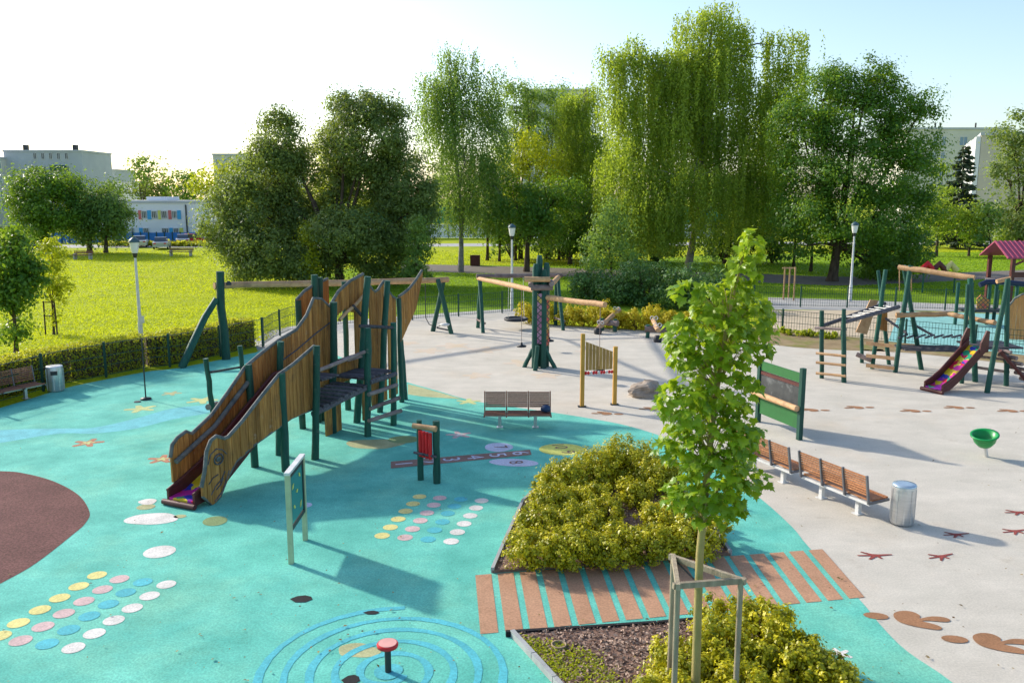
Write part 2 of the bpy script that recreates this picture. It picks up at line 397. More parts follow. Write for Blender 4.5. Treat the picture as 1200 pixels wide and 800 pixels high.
def circ(c, r, n=24, rx=None, rot=0):
    rx = rx or r; out = []
    for k in range(n):
        t = 2 * math.pi * k / n; x = rx * math.cos(t); y = r * math.sin(t)
        out.append(Vector((c[0] + x * math.cos(rot) - y * math.sin(rot), c[1] + x * math.sin(rot) + y * math.cos(rot), 0)))
    return out
def blob(c, r, seed, n=28, amp=.12, rx=None):
    rnd = random.Random(seed); ph = [rnd.uniform(0, 6.28) for _ in range(4)]; out = []
    for k in range(n):
        t = 2 * math.pi * k / n
        q = 1 + amp * (math.sin(2 * t + ph[0]) + .6 * math.sin(3 * t + ph[1]) + .3 * math.sin(5 * t + ph[2]))
        out.append(Vector((c[0] + (rx or r) * q * math.cos(t), c[1] + r * q * math.sin(t), 0)))
    return out
def star(c, r, rot, arms=5, fat=.38):
    out = []
    for k in range(arms):
        t = rot + 2 * math.pi * k / arms; h = math.pi / arms
        for dt, q in ((-.18, .93), (0, 1.0), (.18, .93), (h, fat)):
            out.append(Vector((c[0] + r * q * math.cos(t + dt), c[1] + r * q * math.sin(t + dt), 0)))
    return out

sets = {
 'r_yellow': [(325, 440), (264, 477), (200, 516), (134, 556), (62, 600), (0, 643)],
 'r_pink': [(400, 453), (343, 488), (281, 527), (214, 568), (144, 612), (69, 659)],
 'r_blue': [(478, 463), (421, 498), (363, 537), (299, 577), (230, 623), (158, 670)],
 'r_white': [(557, 471), (501, 509), (443, 550), (381, 591), (316, 635), (246, 683)]}
for k, pts in sets.items():
    for x, y in pts:
        mark('dot', circ(P(x * .35, 520 + y * .35), .158), M[k], .009)
sets2 = {
 'r_yellow': [(430, 132), (384, 182), (332, 234), (280, 290), (225, 347), (167, 406)],
 'r_pink': [(572, 141), (530, 191), (482, 246), (435, 300), (380, 359), (328, 419)],
 'r_blue': [(720, 150), (675, 200), (628, 250), (592, 309), (535, 367), (490, 432)],
 'r_white': [(866, 160), (827, 211), (786, 266), (743, 322), (696, 381), (652, 446)]}
for k, pts in sets2.items():
    for x, y in pts:
        mark('dot', circ(P(420 + x / 6, 560 + y / 6), .15), M[k], .009)
mark('cloud_patch', blob(P(178, 608), .34, 3, amp=.07, rx=.50), M['r_white'], .009)
mark('dot', circ(P(187, 646.5), .285), M['r_white'], .009)
mark('cloud_patch', blob(P(173, 588), .17, 5, amp=.08, rx=.2), M['r_white'], .011)
mark('leaf_patch', circ(P(171, 594), .17, rx=.19), M['r_sand'], .009)
mark('leaf_patch', circ(P(211, 605), .1, rx=.13), M['r_sand'], .009)
mark('leaf_patch', circ(P(252, 610.5), .27, rx=.24, rot=.5), M['r_olive'], .009)
mark('leaf_patch', circ(P(357, 592), .16, rx=.16), M['r_lilac'], .009)
mark('leaf_patch', circ(P(473, 515), .36, rx=.42), M['r_olive'], .0075)
mark('leaf_patch', blob(P(440, 520), .5, 8, rx=.7), M['r_sand'], .006)
for (u, v, r, mt, ro) in ((103, 519, .42, 'r_redstar', .3), (165, 479, .50, 'r_star', .9), (237, 469, .52, 'r_star', .1), (190, 538, .38, 'r_redstar', .5), (201, 461, .34, 'r_sand', .2), (549, 470.5, .42, 'r_star', .3), (538, 509.5, .38, 'r_pink', .6), (985, 766, .17, 'r_white', .6)):
    s_ = mark('starfish', star(P(u, v), r, ro), M[mt], .0075)
    if mt in ('r_redstar', 'r_pink'): mark('starfish_centre', star(P(u, v), r * .42, ro), M['r_star' if mt == 'r_redstar' else 'r_white'], .011, s_)
for i, (u, v, r) in enumerate(((502, 411, .75), (531, 405, .8), (566, 410, .85), (612, 425, .8), (640, 440, .6), (478, 402, .6), (690, 412, .6), (1030, 412, .7), (560, 440, .6))):
    mark('faded_starfish', star(P(u, v), r, i * .7, fat=.5), M['r_orange'], .004, grey)

# spiral of blue lines round the spinner seat
SC = P(455, 787)
def spiral_r(t): return 1.86 - .345 * t
pa, pb = [], []
for i in range(151):
    t = i / 150 * 4.7; a = math.pi / 2 + 2 * math.pi * t
    w = .055 + .009 * math.sin(i * .9); r = spiral_r(t)
    pa.append(Vector((SC.x + (r + w) * math.cos(a), SC.y + (r + w) * math.sin(a), .009)))
    pb.append(Vector((SC.x + (r - w) * math.cos(a), SC.y + (r - w) * math.sin(a), .009)))
m = MB(); m.add(pa + pb, [(i, i + 1, 151 + i + 1, 151 + i) for i in range(150)])
m.build('spiral_line', M['r_blue'], teal)
mark('dot', blob(SC, .2, 2, amp=.04), M['r_blue'], .011)
for (u, v, rx, ry, ro) in ((353, 702, .19, .10, .05), (435, 718, .13, .05, -.1), (411, 797, .13, .10, .2)):
    c = P(u, v); L = [(-1, 0), (-.45, .75), (.2, .95), (.75, .6), (1, -.1), (.5, -.8), (-.35, -.85)]
    mark('torn_patch', [Vector((c.x + x * rx, c.y + y * ry * 1.4, 0)) for x, y in L], M['r_black'], .011)
mark('worn_patch', blob(P(420, 762), .2, 9, rx=.3), M['r_sand'], .006)

# butterfly hopscotch
sa, sb, sc_, sd = P(458, 549), P(623, 533), P(621, 527), P(458, 541)
strip = mark('number_strip', [sa, sb, sc_, sd], M['r_strip'], .011)
def digits(txt, pos, size, ang, mat, z, parent):
    cu = bpy.data.curves.new('numeral', 'FONT'); cu.body = txt; cu.size = size; cu.align_x = 'CENTER'; cu.align_y = 'CENTER'
    ob = bpy.data.objects.new('numeral', cu); COL.objects.link(ob)
    bpy.context.view_layer.update()
    me = bpy.data.meshes.new_from_object(ob.evaluated_get(bpy.context.evaluated_depsgraph_get()))
    bpy.data.objects.remove(ob); bpy.data.curves.remove(cu)
    me.transform(Matrix.Translation((pos.x, pos.y, z)) @ Matrix.Rotation(ang, 4, 'Z'))
    me.materials.clear(); me.materials.append(mat)
    o = bpy.data.objects.new('numeral', me); COL.objects.link(o); o.parent = parent; return o
sdir = (sb - sa); sang = math.atan2(sdir.y, sdir.x) - math.pi / 2
for i in range(6):
    digits(str(i + 1), (sa + sd) / 2 + ((sb + sc_) / 2 - (sa + sd) / 2) * ((i + .5) / 6), .62, sang, M['r_lilac'], .014, strip)
w1 = mark('wing', blob(P(584.5, 524), .42, 4, amp=.04, rx=.36), M['r_lilac'], .0075)
w2 = mark('wing', circ(P(602, 542), .30, rx=.62, rot=-.15), M['r_lilac'], .0075)
w3 = mark('wing', circ(P(658.5, 526.5), .52, rx=.60), M['r_lime'], .0075)
digits('7', P(586, 524), .5, sang, M['r_strip'], .014, w1); digits('8', P(604, 542), .5, sang, M['r_strip'], .014, w2)
digits('10', P(655, 523), .5, sang, M['r_strip'], .014, w3); digits('9', P(665, 530), .5, sang, M['r_strip'], .014, w3)

# paw prints and bird tracks in the grey rubber
def paw(u, v, k, ang, detailed=False):
    c = P(u, v); ca, sa = math.cos(ang), math.sin(ang)
    def tr(pts): return [Vector((c.x + (x * ca - y * sa) * k, c.y + (x * sa + y * ca) * k, 0)) for x, y in pts]
    pad = [(-.42, -.25), (-.50, 0), (-.42, .28), (-.15, .45), (.12, .42), (.25, .22), (.2, .05), (.55, .22), (.88, .22), (1.0, .08), (.85, -.06), (.45, -.05), (.2, -.1), (.5, -.25), (.62, -.42), (.5, -.55), (.2, -.52), (-.15, -.42)]
    if not detailed: pad = [(x, y * .9) for x, y in pad]
    pd = mark('paw_print', spline(tr(pad), 3, True), M['r_paw'], .009, grey)
    mark('heel', tr([(-.98 + .34 * math.cos(t), .02 + .2 * math.sin(t)) for t in [i * 2 * math.pi / 16 for i in range(16)]]), M['r_paw'], .009, pd)
paw(1070, 725, .56, -.15, True); paw(1165, 752, .56, -.12, True)
for (u, v, a) in ((709, 484.5, 3.0), (764, 479, 3.1), (905, 478.5, 3.05), (951, 480.5, 3.1), (1004, 477.5, 3.2), (1070, 481.5, 3.1), (1121, 477.5, 3.1), (1184, 481.5, 3.1)):
    paw(u, v, .42, a)
def track(u, v, k, ang):
    c = P(u, v); ca, sa = math.cos(ang), math.sin(ang)
    pts = [(-1.0, -.05), (-.25, -.10), (-.62, -.50), (-.5, -.56), (.0, -.2), (.1, -.5), (.22, -.48), (.2, -.12), (.95, -.02), (1.0, .08), (.2, .1), (-.1, .16), (-.55, .52), (-.66, .44), (-.3, .06), (-1.0, .06)]
    mark('bird_track', [Vector((c.x + (x * ca - y * sa) * k, c.y + (x * sa + y * ca) * k, 0)) for x, y in pts], M['r_claw'], .009, grey)
for (u, v, k, a) in ((1025.5, 650.5, .33, .05), (1103, 651.5, .29, .35), (1121, 626, .28, .15), (1193, 600, .30, .1), (1190, 622, .30, .25), (1235, 640, .3, .2)):
    track(u, v, k, a)

# striped walkway between the two planting beds
WA, WB, WC, WD = P(557, 674), P(970, 643), P(1020, 699), P(563, 743)
for i in range(17):
    t0, t1 = i / 17, (i + .72) / 17
    mark('stripe', [WA.lerp(WB, t0), WA.lerp(WB, t1), WD.lerp(WC, t1), WD.lerp(WC, t0)], M['stripe_rubber'], .009)

# planting beds: raised soil with concrete edging
bed1 = spline(G((577, 671.5), (588, 645), (612, 590), (650, 557), (735, 541), (790, 565), (825, 605), (856, 651)), 4) 
bed1s = structure('planting_bed_soil', bed1, M['mulch'], .055, .05)
bed2 = G((600, 744.5), (770, 733.5), (900, 721), (960, 770), (1040, 850), (1100, 960), (850, 1000), (720, 880), (650, 800))
bed2s = structure('planting_bed_soil', bed2, M['mulch'], .06, .05)
def edging(pts, w, h, z0, mat, parent):
    for a, b in zip(pts[:-1], pts[1:]):
        m = MB(); d = (b - a).normalized() * .009
        m.beam(Vector((a.x, a.y, z0 + h / 2)) + d, Vector((b.x, b.y, z0 + h / 2)) - d, w, h); m.build('edging', mat, parent)
edging(G((577, 671.5), (590, 641), (613, 590), (650, 557), (735, 541)), .06, .10, 0.006, M['kerb'], bed1s)
edging(G((735, 541), (790, 565), (825, 605), (856, 651)), .06, .10, 0.006, M['kerb'], bed1s)
edging(G((600, 744.5), (625, 772), (650, 800), (683, 838), (720, 880)), .07, .10, 0.006, M['kerb'], bed2s)
edging(G((592, 745.5), (680, 740), (770, 734), (900, 722)), .06, .085, 0.006, M['r_black'], bed2s)

# other surfaces round the playground
PATHP = ribbon(spline(G((470, 309), (560, 311), (700, 315), (900, 321), (1000, 324), (1150, 318), (1300, 312)), 4), spline(G((470, 317), (560, 320), (700, 325), (900, 331), (1000, 334), (1150, 327), (1300, 320)), 4))
structure('garden_path', PATHP, M['asphalt'], -.022)
PATHF = ribbon(spline(G((900, 348), (1000, 351), (1100, 355), (1200, 358), (1400, 366)), 4), spline(G((900, 362), (1000, 363), (1100, 364), (1200, 368), (1400, 377)), 4))
structure('fence_path', PATHF, M['concrete'], -.022)
structure('fence_path', ribbon(spline(G((296, 398), (340, 382), (482, 369), (605, 361)), 4), spline(G((302, 410), (345, 394), (482, 376), (605, 366)), 4)), M['concrete'], -.022)
PLAWN = [Vector((-9, 49, 0)), Vector((2, 47, 0)), Vector((16, 50, 0)), Vector((34, 51.5, 0)), Vector((80, 49, 0)), Vector((130, 104, 0)), Vector((30, 98, 0)), Vector((10, 82, 0)), Vector((-12, 82, 0)), Vector((-16, 66, 0))]
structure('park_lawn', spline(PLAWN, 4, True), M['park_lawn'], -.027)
structure('sandpit', G((905, 363), (1070, 363), (1050, 402), (1005, 396), (905, 389)), M['sand'], -.018)
structure('aqua_rubber_paving', G((1055, 364), (1130, 366), (1400, 378), (1400, 436), (1200, 417), (1040, 401)), M['r_aqua'], -.011)
structure('dirt_verge', spline(G((880, 384), (915, 386), (960, 391), (1010, 396), (1060, 402), (1120, 407), (1200, 416), (1420, 437)), 3) + list(reversed(spline(G((880, 398), (915, 405), (960, 409), (1010, 411), (1060, 413), (1120, 419), (1200, 428), (1420, 452)), 3))), M['dirt'], .004)
structure('road', [Vector((-160, 104, 0)), Vector((-20, 112, 0)), Vector((60, 118, 0)), Vector((200, 118, 0)), Vector((200, 126, 0)), Vector((60, 126, 0)), Vector((-20, 119, 0)), Vector((-160, 111, 0))], M['concrete'], -.02)

# ------------------------------------------------------------------ the big timber slide tower
def log_between(name, p, q, r, mat, parent, segs=4, wob=.2, taper=1.0, label=None):
    m = MB(); m.log(p, q, r, 9, segs, wob, taper); return m.build(name, mat, parent, None, label)
def post(uf, vf, ut, vt, r, mat, parent, name='post', dy=0.0):
    f = P(uf, vf); t = Q(ut, vt, f.y + dy)
    return log_between(name, f + Vector((0, 0, -.05)), t, r, mat, parent, 5, .18, .92)
def interp(prof, s):
    if s <= prof[0][0]: return prof[0][1]
    for (a, za), (b, zb) in zip(prof[:-1], prof[1:]):
        if s <= b: return za + (zb - za) * (s - a) / max(1e-6, b - a)
    return prof[-1][1]
def plank_wall(parent, A, B, top, bot, width=.135, th=.05, off=0.0, trim=.045, trim_low=False, name='plank_wall', holes=None, mat=None):
    """vertical planks side by side in the plane A-B; top and bot are (along, height) outlines"""
    d = Vector((B[0] - A[0], B[1] - A[1], 0)).normalized(); n = Vector((-d.y, d.x, 0))
    A = Vector((A[0], A[1], 0)) + n * off
    top = sorted(top); bot = sorted(bot); s0, s1 = top[0][0], top[-1][0]
    tr = MB()
    tr.tube([A + d * s + Vector((0, 0, z + .01)) for s, z in top], trim, 7)
    if trim_low: tr.tube([A + d * s + Vector((0, 0, z)) for s, z in bot if s0 <= s <= s1], trim * .7, 6)
    w = tr.build(name, M['cap'], parent)
    k = max(1, round((s1 - s0) / width)); wd = (s1 - s0) / k
    for i in range(k):
        a, b = s0 + i * wd + .006, s0 + (i + 1) * wd - .006
        segs = [(interp(bot, a), interp(top, a), interp(bot, b), interp(top, b))]
        if holes:
            mid = (a + b) / 2
            for h0, h1, lo, hi in holes:
                if h0 <= mid <= h1:
                    l = lo(mid); h = hi(mid); q = segs[0]
                    segs = [(q[0], l, q[2], l), (h, q[1], h, q[3])]
        for (z0a, z1a, z0b, z1b) in segs:
            if z1a - z0a < .03 and z1b - z0b < .03: continue
            jit = random.uniform(-.008, .008); e = n * (th / 2); p = A + n * jit; m = MB()
            za, zb = max(z1a, z0a + .01), max(z1b, z0b + .01)
            m.hexa([p + d * a - e + Vector((0, 0, z0a)), p + d * b - e + Vector((0, 0, z0b)), p + d * b + e + Vector((0, 0, z0b)), p + d * a + e + Vector((0, 0, z0a)),
                    p + d * a - e + Vector((0, 0, za)), p + d * b - e + Vector((0, 0, zb)), p + d * b + e + Vector((0, 0, zb)), p + d * a + e + Vector((0, 0, za))])
            m.build('plank', mat or M['plank'], w)
    return w

tower = thing('slide_tower', 'big brown plank slide tower shaped like a dragon ship with dark green posts', 'slide', P(360, 520))
RA, RB = P(299, 547), P(471, 471)          # line of the long left wall
NA, NB = P(252, 592), P(369, 538)          # line of the near wall with the carved head
def prof(A, B, px): return [W(u, v, A, B) for u, v in px]
# long wall, lower half beside the chute
rt = prof(RA, RB, [(204, 537), (206, 522), (212, 514), (222, 506.5), (229, 509), (252, 487), (270, 462), (291, 431), (311, 414), (330, 399.5), (351, 387), (363, 370), (371, 350), (380, 351), (389, 360)])
rb = [(rt[0][0], .42), (rt[4][0], .30), (rt[6][0], .55), (rt[8][0], 1.0), (rt[10][0], 1.1), (rt[-1][0], 1.05)]
wall_r = plank_wall(tower, RA, RB, rt, rb, name='side_wall', off=.10)
# dark rail running down the inside of the long wall
dR = Vector((RB.x - RA.x, RB.y - RA.y, 0)).normalized(); nR = Vector((-dR.y, dR.x, 0))
rl = [W(u, v, RA, RB) for u, v in ((207, 541), (230, 520), (252, 500), (270, 476), (292, 447))]
m = MB(); m.tube([RA + dR * s + nR * .02 + Vector((0, 0, z)) for s, z in rl], .06, 7); m.build('rail', M['cap'], tower)
sj = [W(u, v, RA, RB) for u, v in ((331, 424), (350, 410), (372, 391), (389, 378))]
m = MB(); m.tube([RA + dR * s + nR * .06 + Vector((0, 0, z)) for s, z in sj], .02, 5); m.build('batten', M['darkwood'], wall_r)
# near wall with the head
nt_ = prof(NA, NB, [(240, 572), (244, 552), (246, 530), (251, 517), (257, 512), (266, 515), (271, 513), (287, 495), (310, 465), (330, 440), (348, 427), (372, 406)])
nb_ = prof(NA, NB, [(241, 582), (252, 592), (262, 582), (270, 561), (280, 541), (302, 521), (330, 501), (345, 490), (369, 480)])
wall_n = plank_wall(tower, NA, NB, nt_, nb_, name='side_wall', trim_low=True, off=.09)
dN = Vector((NB.x - NA.x, NB.y - NA.y, 0)).normalized(); nN = Vector((-dN.y, dN.x, 0))
def on_near(u, v, o=-.05):
    s, z = W(u, v, NA, NB); return NA + dN * s + nN * (o + .09) + Vector((0, 0, z))
ec = W(258, 538, NA, NB)
m = MB(); ring = [NA + dN * (ec[0] + .13 * math.cos(t)) + nN * .04 + Vector((0, 0, ec[1] + .11 * math.sin(t))) for t in [k * 2 * math.pi / 20 for k in range(21)]]
m.tube(ring, .018, 6, False); m.build('carved_eye', M['darkwood'], wall_n)
m = MB(); pup = [NA + dN * (ec[0] + .07 * math.cos(t)) + nN * .055 + Vector((0, 0, ec[1] + .06 * math.sin(t))) for t in [k * 2 * math.pi / 14 for k in range(14)]]
m.prism(pup, -nN * .02); m.build('pupil', M['cap'], wall_n)
for pts in (((250, 580), (255, 570), (262, 562), (266, 552)), ((247, 568), (252, 560), (258, 556)), ((254, 588), (263, 576), (268, 562), (271, 551)), ((246, 545), (249, 533), (256, 526), (263, 527), (268, 532)), ((256, 574), (261, 568), (264, 560))):
    m = MB(); m.tube([on_near(u, v, -.035) for u, v in pts], .014, 5); m.build('carved_line', M['darkwood'], wall_n)
# chute
sd = Vector((.42, .9075, 0)); sx = Vector((.9075, -.42, 0)); S0 = Vector((-6.98, 17.28, 0))
path = [(0, .16), (.45, .2), (.95, .40), (3.5, 1.92), (4.3, 1.95)]
def chute(parent, S0, sd, sx, path, hw, hs, bedmat):
    m = MB(); rows = [S0 + sd * s + Vector((0, 0, z)) for s, z in path]; n = len(rows)
    m.add([r - sx * hw for r in rows] + [r + sx * hw for r in rows] + [r - sx * hw - Vector((0, 0, .05)) for r in rows] + [r + sx * hw - Vector((0, 0, .05)) for r in rows],
          [(i, n + i, n + i + 1, i + 1) for i in range(n - 1)] + [(2 * n + i, 2 * n + i + 1, 3 * n + i + 1, 3 * n + i) for i in range(n - 1)] + [(0, 2 * n, 3 * n, n), (n - 1, 2 * n - 1, 4 * n - 1, 3 * n - 1)])
    m.build('chute_bed', bedmat, parent)
    for sg in (-1, 1):
        m = MB()
        for i in range(n - 1):
            a, b = rows[i], rows[i + 1]; ha = hs * (.55 if i == 0 else 1); o = sx * sg * (hw + .035); w = sx * .03
            za, zb = Vector((0, 0, ha)), Vector((0, 0, hs)); lo = Vector((0, 0, -.1))
            m.hexa([a + o - w + lo, b + o - w + lo, b + o + w + lo, a + o + w + lo, a + o - w + za, b + o - w + zb, b + o + w + zb, a + o + w + za])
        m.tube([r + sx * sg * (hw + .035) + Vector((0, 0, hs * (.55 if i == 0 else 1))) for i, r in enumerate(rows)], .045, 7)
        m.build('chute_flank', M['chute'], parent)
    m = MB(); m.log(S0 - sx * (hw + .12) - sd * .06 + Vector((0, 0, .07)), S0 + sx * (hw + .12) - sd * .06 + Vector((0, 0, .07)), .065, 8, 3, .05)
    m.build('chute_sill', M['chute'], parent)
chute(tower, S0 - sx * .06, sd, sx, path, .33, .26, M['patch'])
# top landing of the chute, behind the near wall
for i in range(5):
    p0 = S0 + sd * (4.38 + i * .15) + Vector((0, 0, 1.93))
    m = MB(); m.beam(p0 - sx * .42, p0 + sx * .42, .135, .045); m.build('deck_plank', M['darkwood'], tower)
# posts
for (uf, vf, ut, vt, r) in ((335, 552, 330, 437, .10), (299, 547, 291, 427, .095), (327, 533, 329, 400, .09), (369, 538, 371, 405, .095), (355, 502, 349, 352, .095),
                            (390, 507, 391, 354, .105), (431, 511, 431, 384, .095), (461, 498, 461, 378, .09), (418, 495, 431, 324, .105), (408, 480, 403, 330, .09),
                            (445, 483, 454, 329, .095), (471, 471, 467, 349, .085), (475, 468, 470, 398, .08)):
    post(uf, vf, ut, vt, r, M['green'], tower)
fe = P(355, 502); jo = P(408, 480); dL = (jo - fe).normalized()
for ds in (.75, .98):
    b_ = fe + dL * ds; log_between('post', b_, Vector((b_.x + .05, b_.y, Q(388, 322 if ds < .9 else 325, b_.y).z)), .11, M['green'], tower, 5, .12, .95)
# back-left wall
lt = prof(fe, jo, [(347, 352), (356, 342), (368, 334), (384, 327)]); lo_ = [(lt[0][0], 1.9), (lt[-1][0], 1.9)]
plank_wall(tower, fe, jo, lt, lo_, name='side_wall')
pl = P(347, 506); 
# wall behind the decks: archway panel, two plain panels and the tail
at_ = prof(RA, RB, [(390, 359), (400, 342), (414, 329.5), (429, 321.5)])
af = [W(398, 370, RA, RB), W(408, 361.5, RA, RB), W(416, 366, RA, RB)]; alo = W(400, 404, RA, RB)
plank_wall(tower, RA, RB, at_, [(at_[0][0], 1.25), (at_[-1][0], 1.35)], name='arch_wall', off=.10,
           holes=[(af[0][0] - .03, af[2][0] + .05, lambda s: 1.98, lambda s: interp(af, s))])
pb_ = prof(RA, RB, [(435, 334), (439, 340), (442, 342.5), (446, 340), (449, 335), (453, 329.5)])
plank_wall(tower, RA, RB, pb_, [(pb_[0][0], .25), (pb_[-1][0], .25)], name='side_wall', off=.09)
pc_ = prof(RA, RB, [(456, 338), (459, 343), (462, 347.5), (466, 350)])
plank_wall(tower, RA, RB, pc_, [(pc_[0][0], .25), (pc_[-1][0], .3)], name='side_wall', off=.09)
pt_ = prof(RA, RB, [(467, 348), (472, 344.5), (479, 339), (487, 329), (494.5, 317)]); pl_ = prof(RA, RB, [(470, 400), (475, 388), (487, 362), (494.8, 322)])
plank_wall(tower, RA, RB, pt_, pl_, name='tail_wall', width=.12)
m = MB(); bs_ = [W(u, v, RA, RB) for u, v in ((396, 375), (404, 366), (414, 358), (427, 343))]
m.tube([RA + dR * s - nR * .05 + Vector((0, 0, z)) for s, z in bs_], .05, 6); m.build('arch_trim', M['log'], tower)
a1, a2 = W(411, 358, RA, RB), W(422, 370, RA, RB)
m = MB(); m.beam(RA + dR * a1[0] - nR * .07 + Vector((0, 0, a1[1])), RA + dR * a2[0] - nR * .07 + Vector((0, 0, a2[1])), .06, .08); m.build('brace', M['darkwood'], tower)
# planks below the decks
fx = P(390, 507)
for i in range(5):
    if i == 2: continue
    c = fx + dR * ((i - 2) * .15) - nR * .03
    m = MB(); m.hexa([c + dR * a + nR * b + Vector((0, 0, z)) for z in (.0, 1.2) for a, b in ((-.07, -.025), (.07, -.025), (.07, .025), (-.07, .025))]); m.build('plank', M['plank'], tower)
for i in range(2):
    c = P(427, 492) + dR * (i * .15)
    m = MB(); m.hexa([c + dR * a + nR * b + Vector((0, 0, z)) for z in (.0, 1.4) for a, b in ((-.07, -.025), (.07, -.025), (.07, .025), (-.07, .025))]); m.build('plank', M['plank'], tower)
# lower deck (slats from the long wall to the right edge) and upper deck
dF, gF = P(369, 538), P(431, 511)
def onR(p):   # foot of p on the wall line
    s = (p - RA).dot(dR); return RA + dR * s
for i in range(8):
    t = (i + .5) / 8; e = dF.lerp(gF, t); z = 1.26 + .19 * t; q = onR(e) - nR * .08
    m = MB(); m.beam(Vector((q.x, q.y, z)), Vector((e.x, e.y, z)) - nR * .08, .215, .06); m.build('deck_plank', M['darkwood'], tower)
log_between('deck_beam', Vector((dF.x, dF.y, 1.17)), Vector((gF.x, gF.y, 1.36)), .075, M['darkwood'], tower)
hF = P(461, 498)
for i in range(6):
    t = (i + .5) / 6; e = gF.lerp(hF, t * 1.02); q = onR(e) - nR * .1
    m = MB(); m.beam(Vector((q.x, q.y, 1.60)), Vector((e.x, e.y, 1.60)) - nR * .02, .20, .06); m.build('deck_plank', M['darkwood'], tower)
log_between('deck_beam', Vector((gF.x, gF.y, 1.52)) - nR * .12, Vector((hF.x, hF.y, 1.52)) - nR * .12, .07, M['darkwood'], tower)
# seat board in the archway, rails, ladder rungs
c0 = onR(P(404, 500)); 
m = MB(); m.beam(c0 - dR * .2 - nR * .12 + Vector((0, 0, 1.98)), c0 + dR * .7 - nR * .12 + Vector((0, 0, 1.98)), .34, .05); m.build('seat_board', M['greylog'], tower)
log_between('rail', Q(373, 434, dF.y), Q(428, 412, gF.y), .05, M['greylog'], tower)
log_between('rail', Q(421, 382, gF.y + .5), Q(463, 384, hF.y), .05, M['darkwood'], tower)
for (u0, v0, u1, v1) in ((432, 462, 465, 451), (434, 479, 468, 466), (432, 493, 470, 481)):
    log_between('rung', Q(u0, v0, gF.y - .14), Q(u1, v1, hF.y - .14), .06, M['greylog'], tower)
# low climbing rail behind the chute
cr = thing('climbing_rail', 'low climbing rail of two dark green logs behind the big slide', 'climbing rail', P(250, 484))
post(250, 484, 241, 420, .085, M['green'], cr); f2 = P(286, 462); log_between('post', f2, Q(281, 405, f2.y), .08, M['green'], cr)
log_between('rail', Q(247, 436, P(250, 484).y), Q(282, 430, f2.y), .04, M['darkwood'], cr)
log_between('foot_log', Q(244, 477, P(250, 484).y - .1), Q(254, 473, P(250, 484).y + .5), .09, M['greylog'], cr)

# ------------------------------------------------------------------ long swing frame behind the tower
sw = thing('swing_frame', 'long log swing beam on green bent posts behind the slide tower', 'swing', P(265, 421))
lf = P(265, 421)
m = MB(); m.tube([lf, Q(263, 390, lf.y), Q(259, 360, lf.y), Q(258, 318, lf.y)], [.17, .165, .16, .155], 10, True, .04); m.build('post', M['green'], sw)
lb = P(213, 431)
m = MB(); m.tube([lb, Q(226, 402, lb.y + .3), Q(240, 372, lf.y - .4), Q(254, 350, lf.y - .1)], [.15, .145, .135, .12], 10, True, .04); m.build('brace', M['green'], sw)
rf = P(517, 389)
bl = Q(251, 335, lf.y + .05); br = Q(525, 327.5, rf.y)
log_between('beam', bl, br, .135, M['log'], sw, 10, .35)
m = MB(); m.lathe((Q(268, 332, lf.y).x, lf.y, Q(268, 334, lf.y).z), [(.11, 0), (.11, .1), (.03, .17)], 8); m.build('beam_cap', M['dark_metal'], sw)
for (uf, vf, ut, vt) in ((507, 388, 520, 328), (529, 391, 513, 327)):
    post(uf, vf, ut, vt, .12, M['green'], sw)
log_between('stay', Q(512, 384, rf.y - .3), Q(531, 388, rf.y - .3), .04, M['darkwood'], sw)
hx = bl.lerp(br, .885)
m = MB(); m.tube([hx, hx + Vector((0, 0, -1.8))], .02, 5); m.tube([hx + Vector((.0, 0, -1.8)), hx + Vector((.15, 0, -2.1)), hx + Vector((.5, 0, -2.25)), hx + Vector((.8, 0, -2.1))], .02, 5); m.build('rope', M['dark_metal'], sw)
m = MB(); sp_ = hx + Vector((.9, 0, -2.1)); m.lathe(sp_, [(.02, -.1), (.2, -.06), (.24, .02), (.12, .05)], 12); m.build('swing_seat', M['white_metal'], sw)

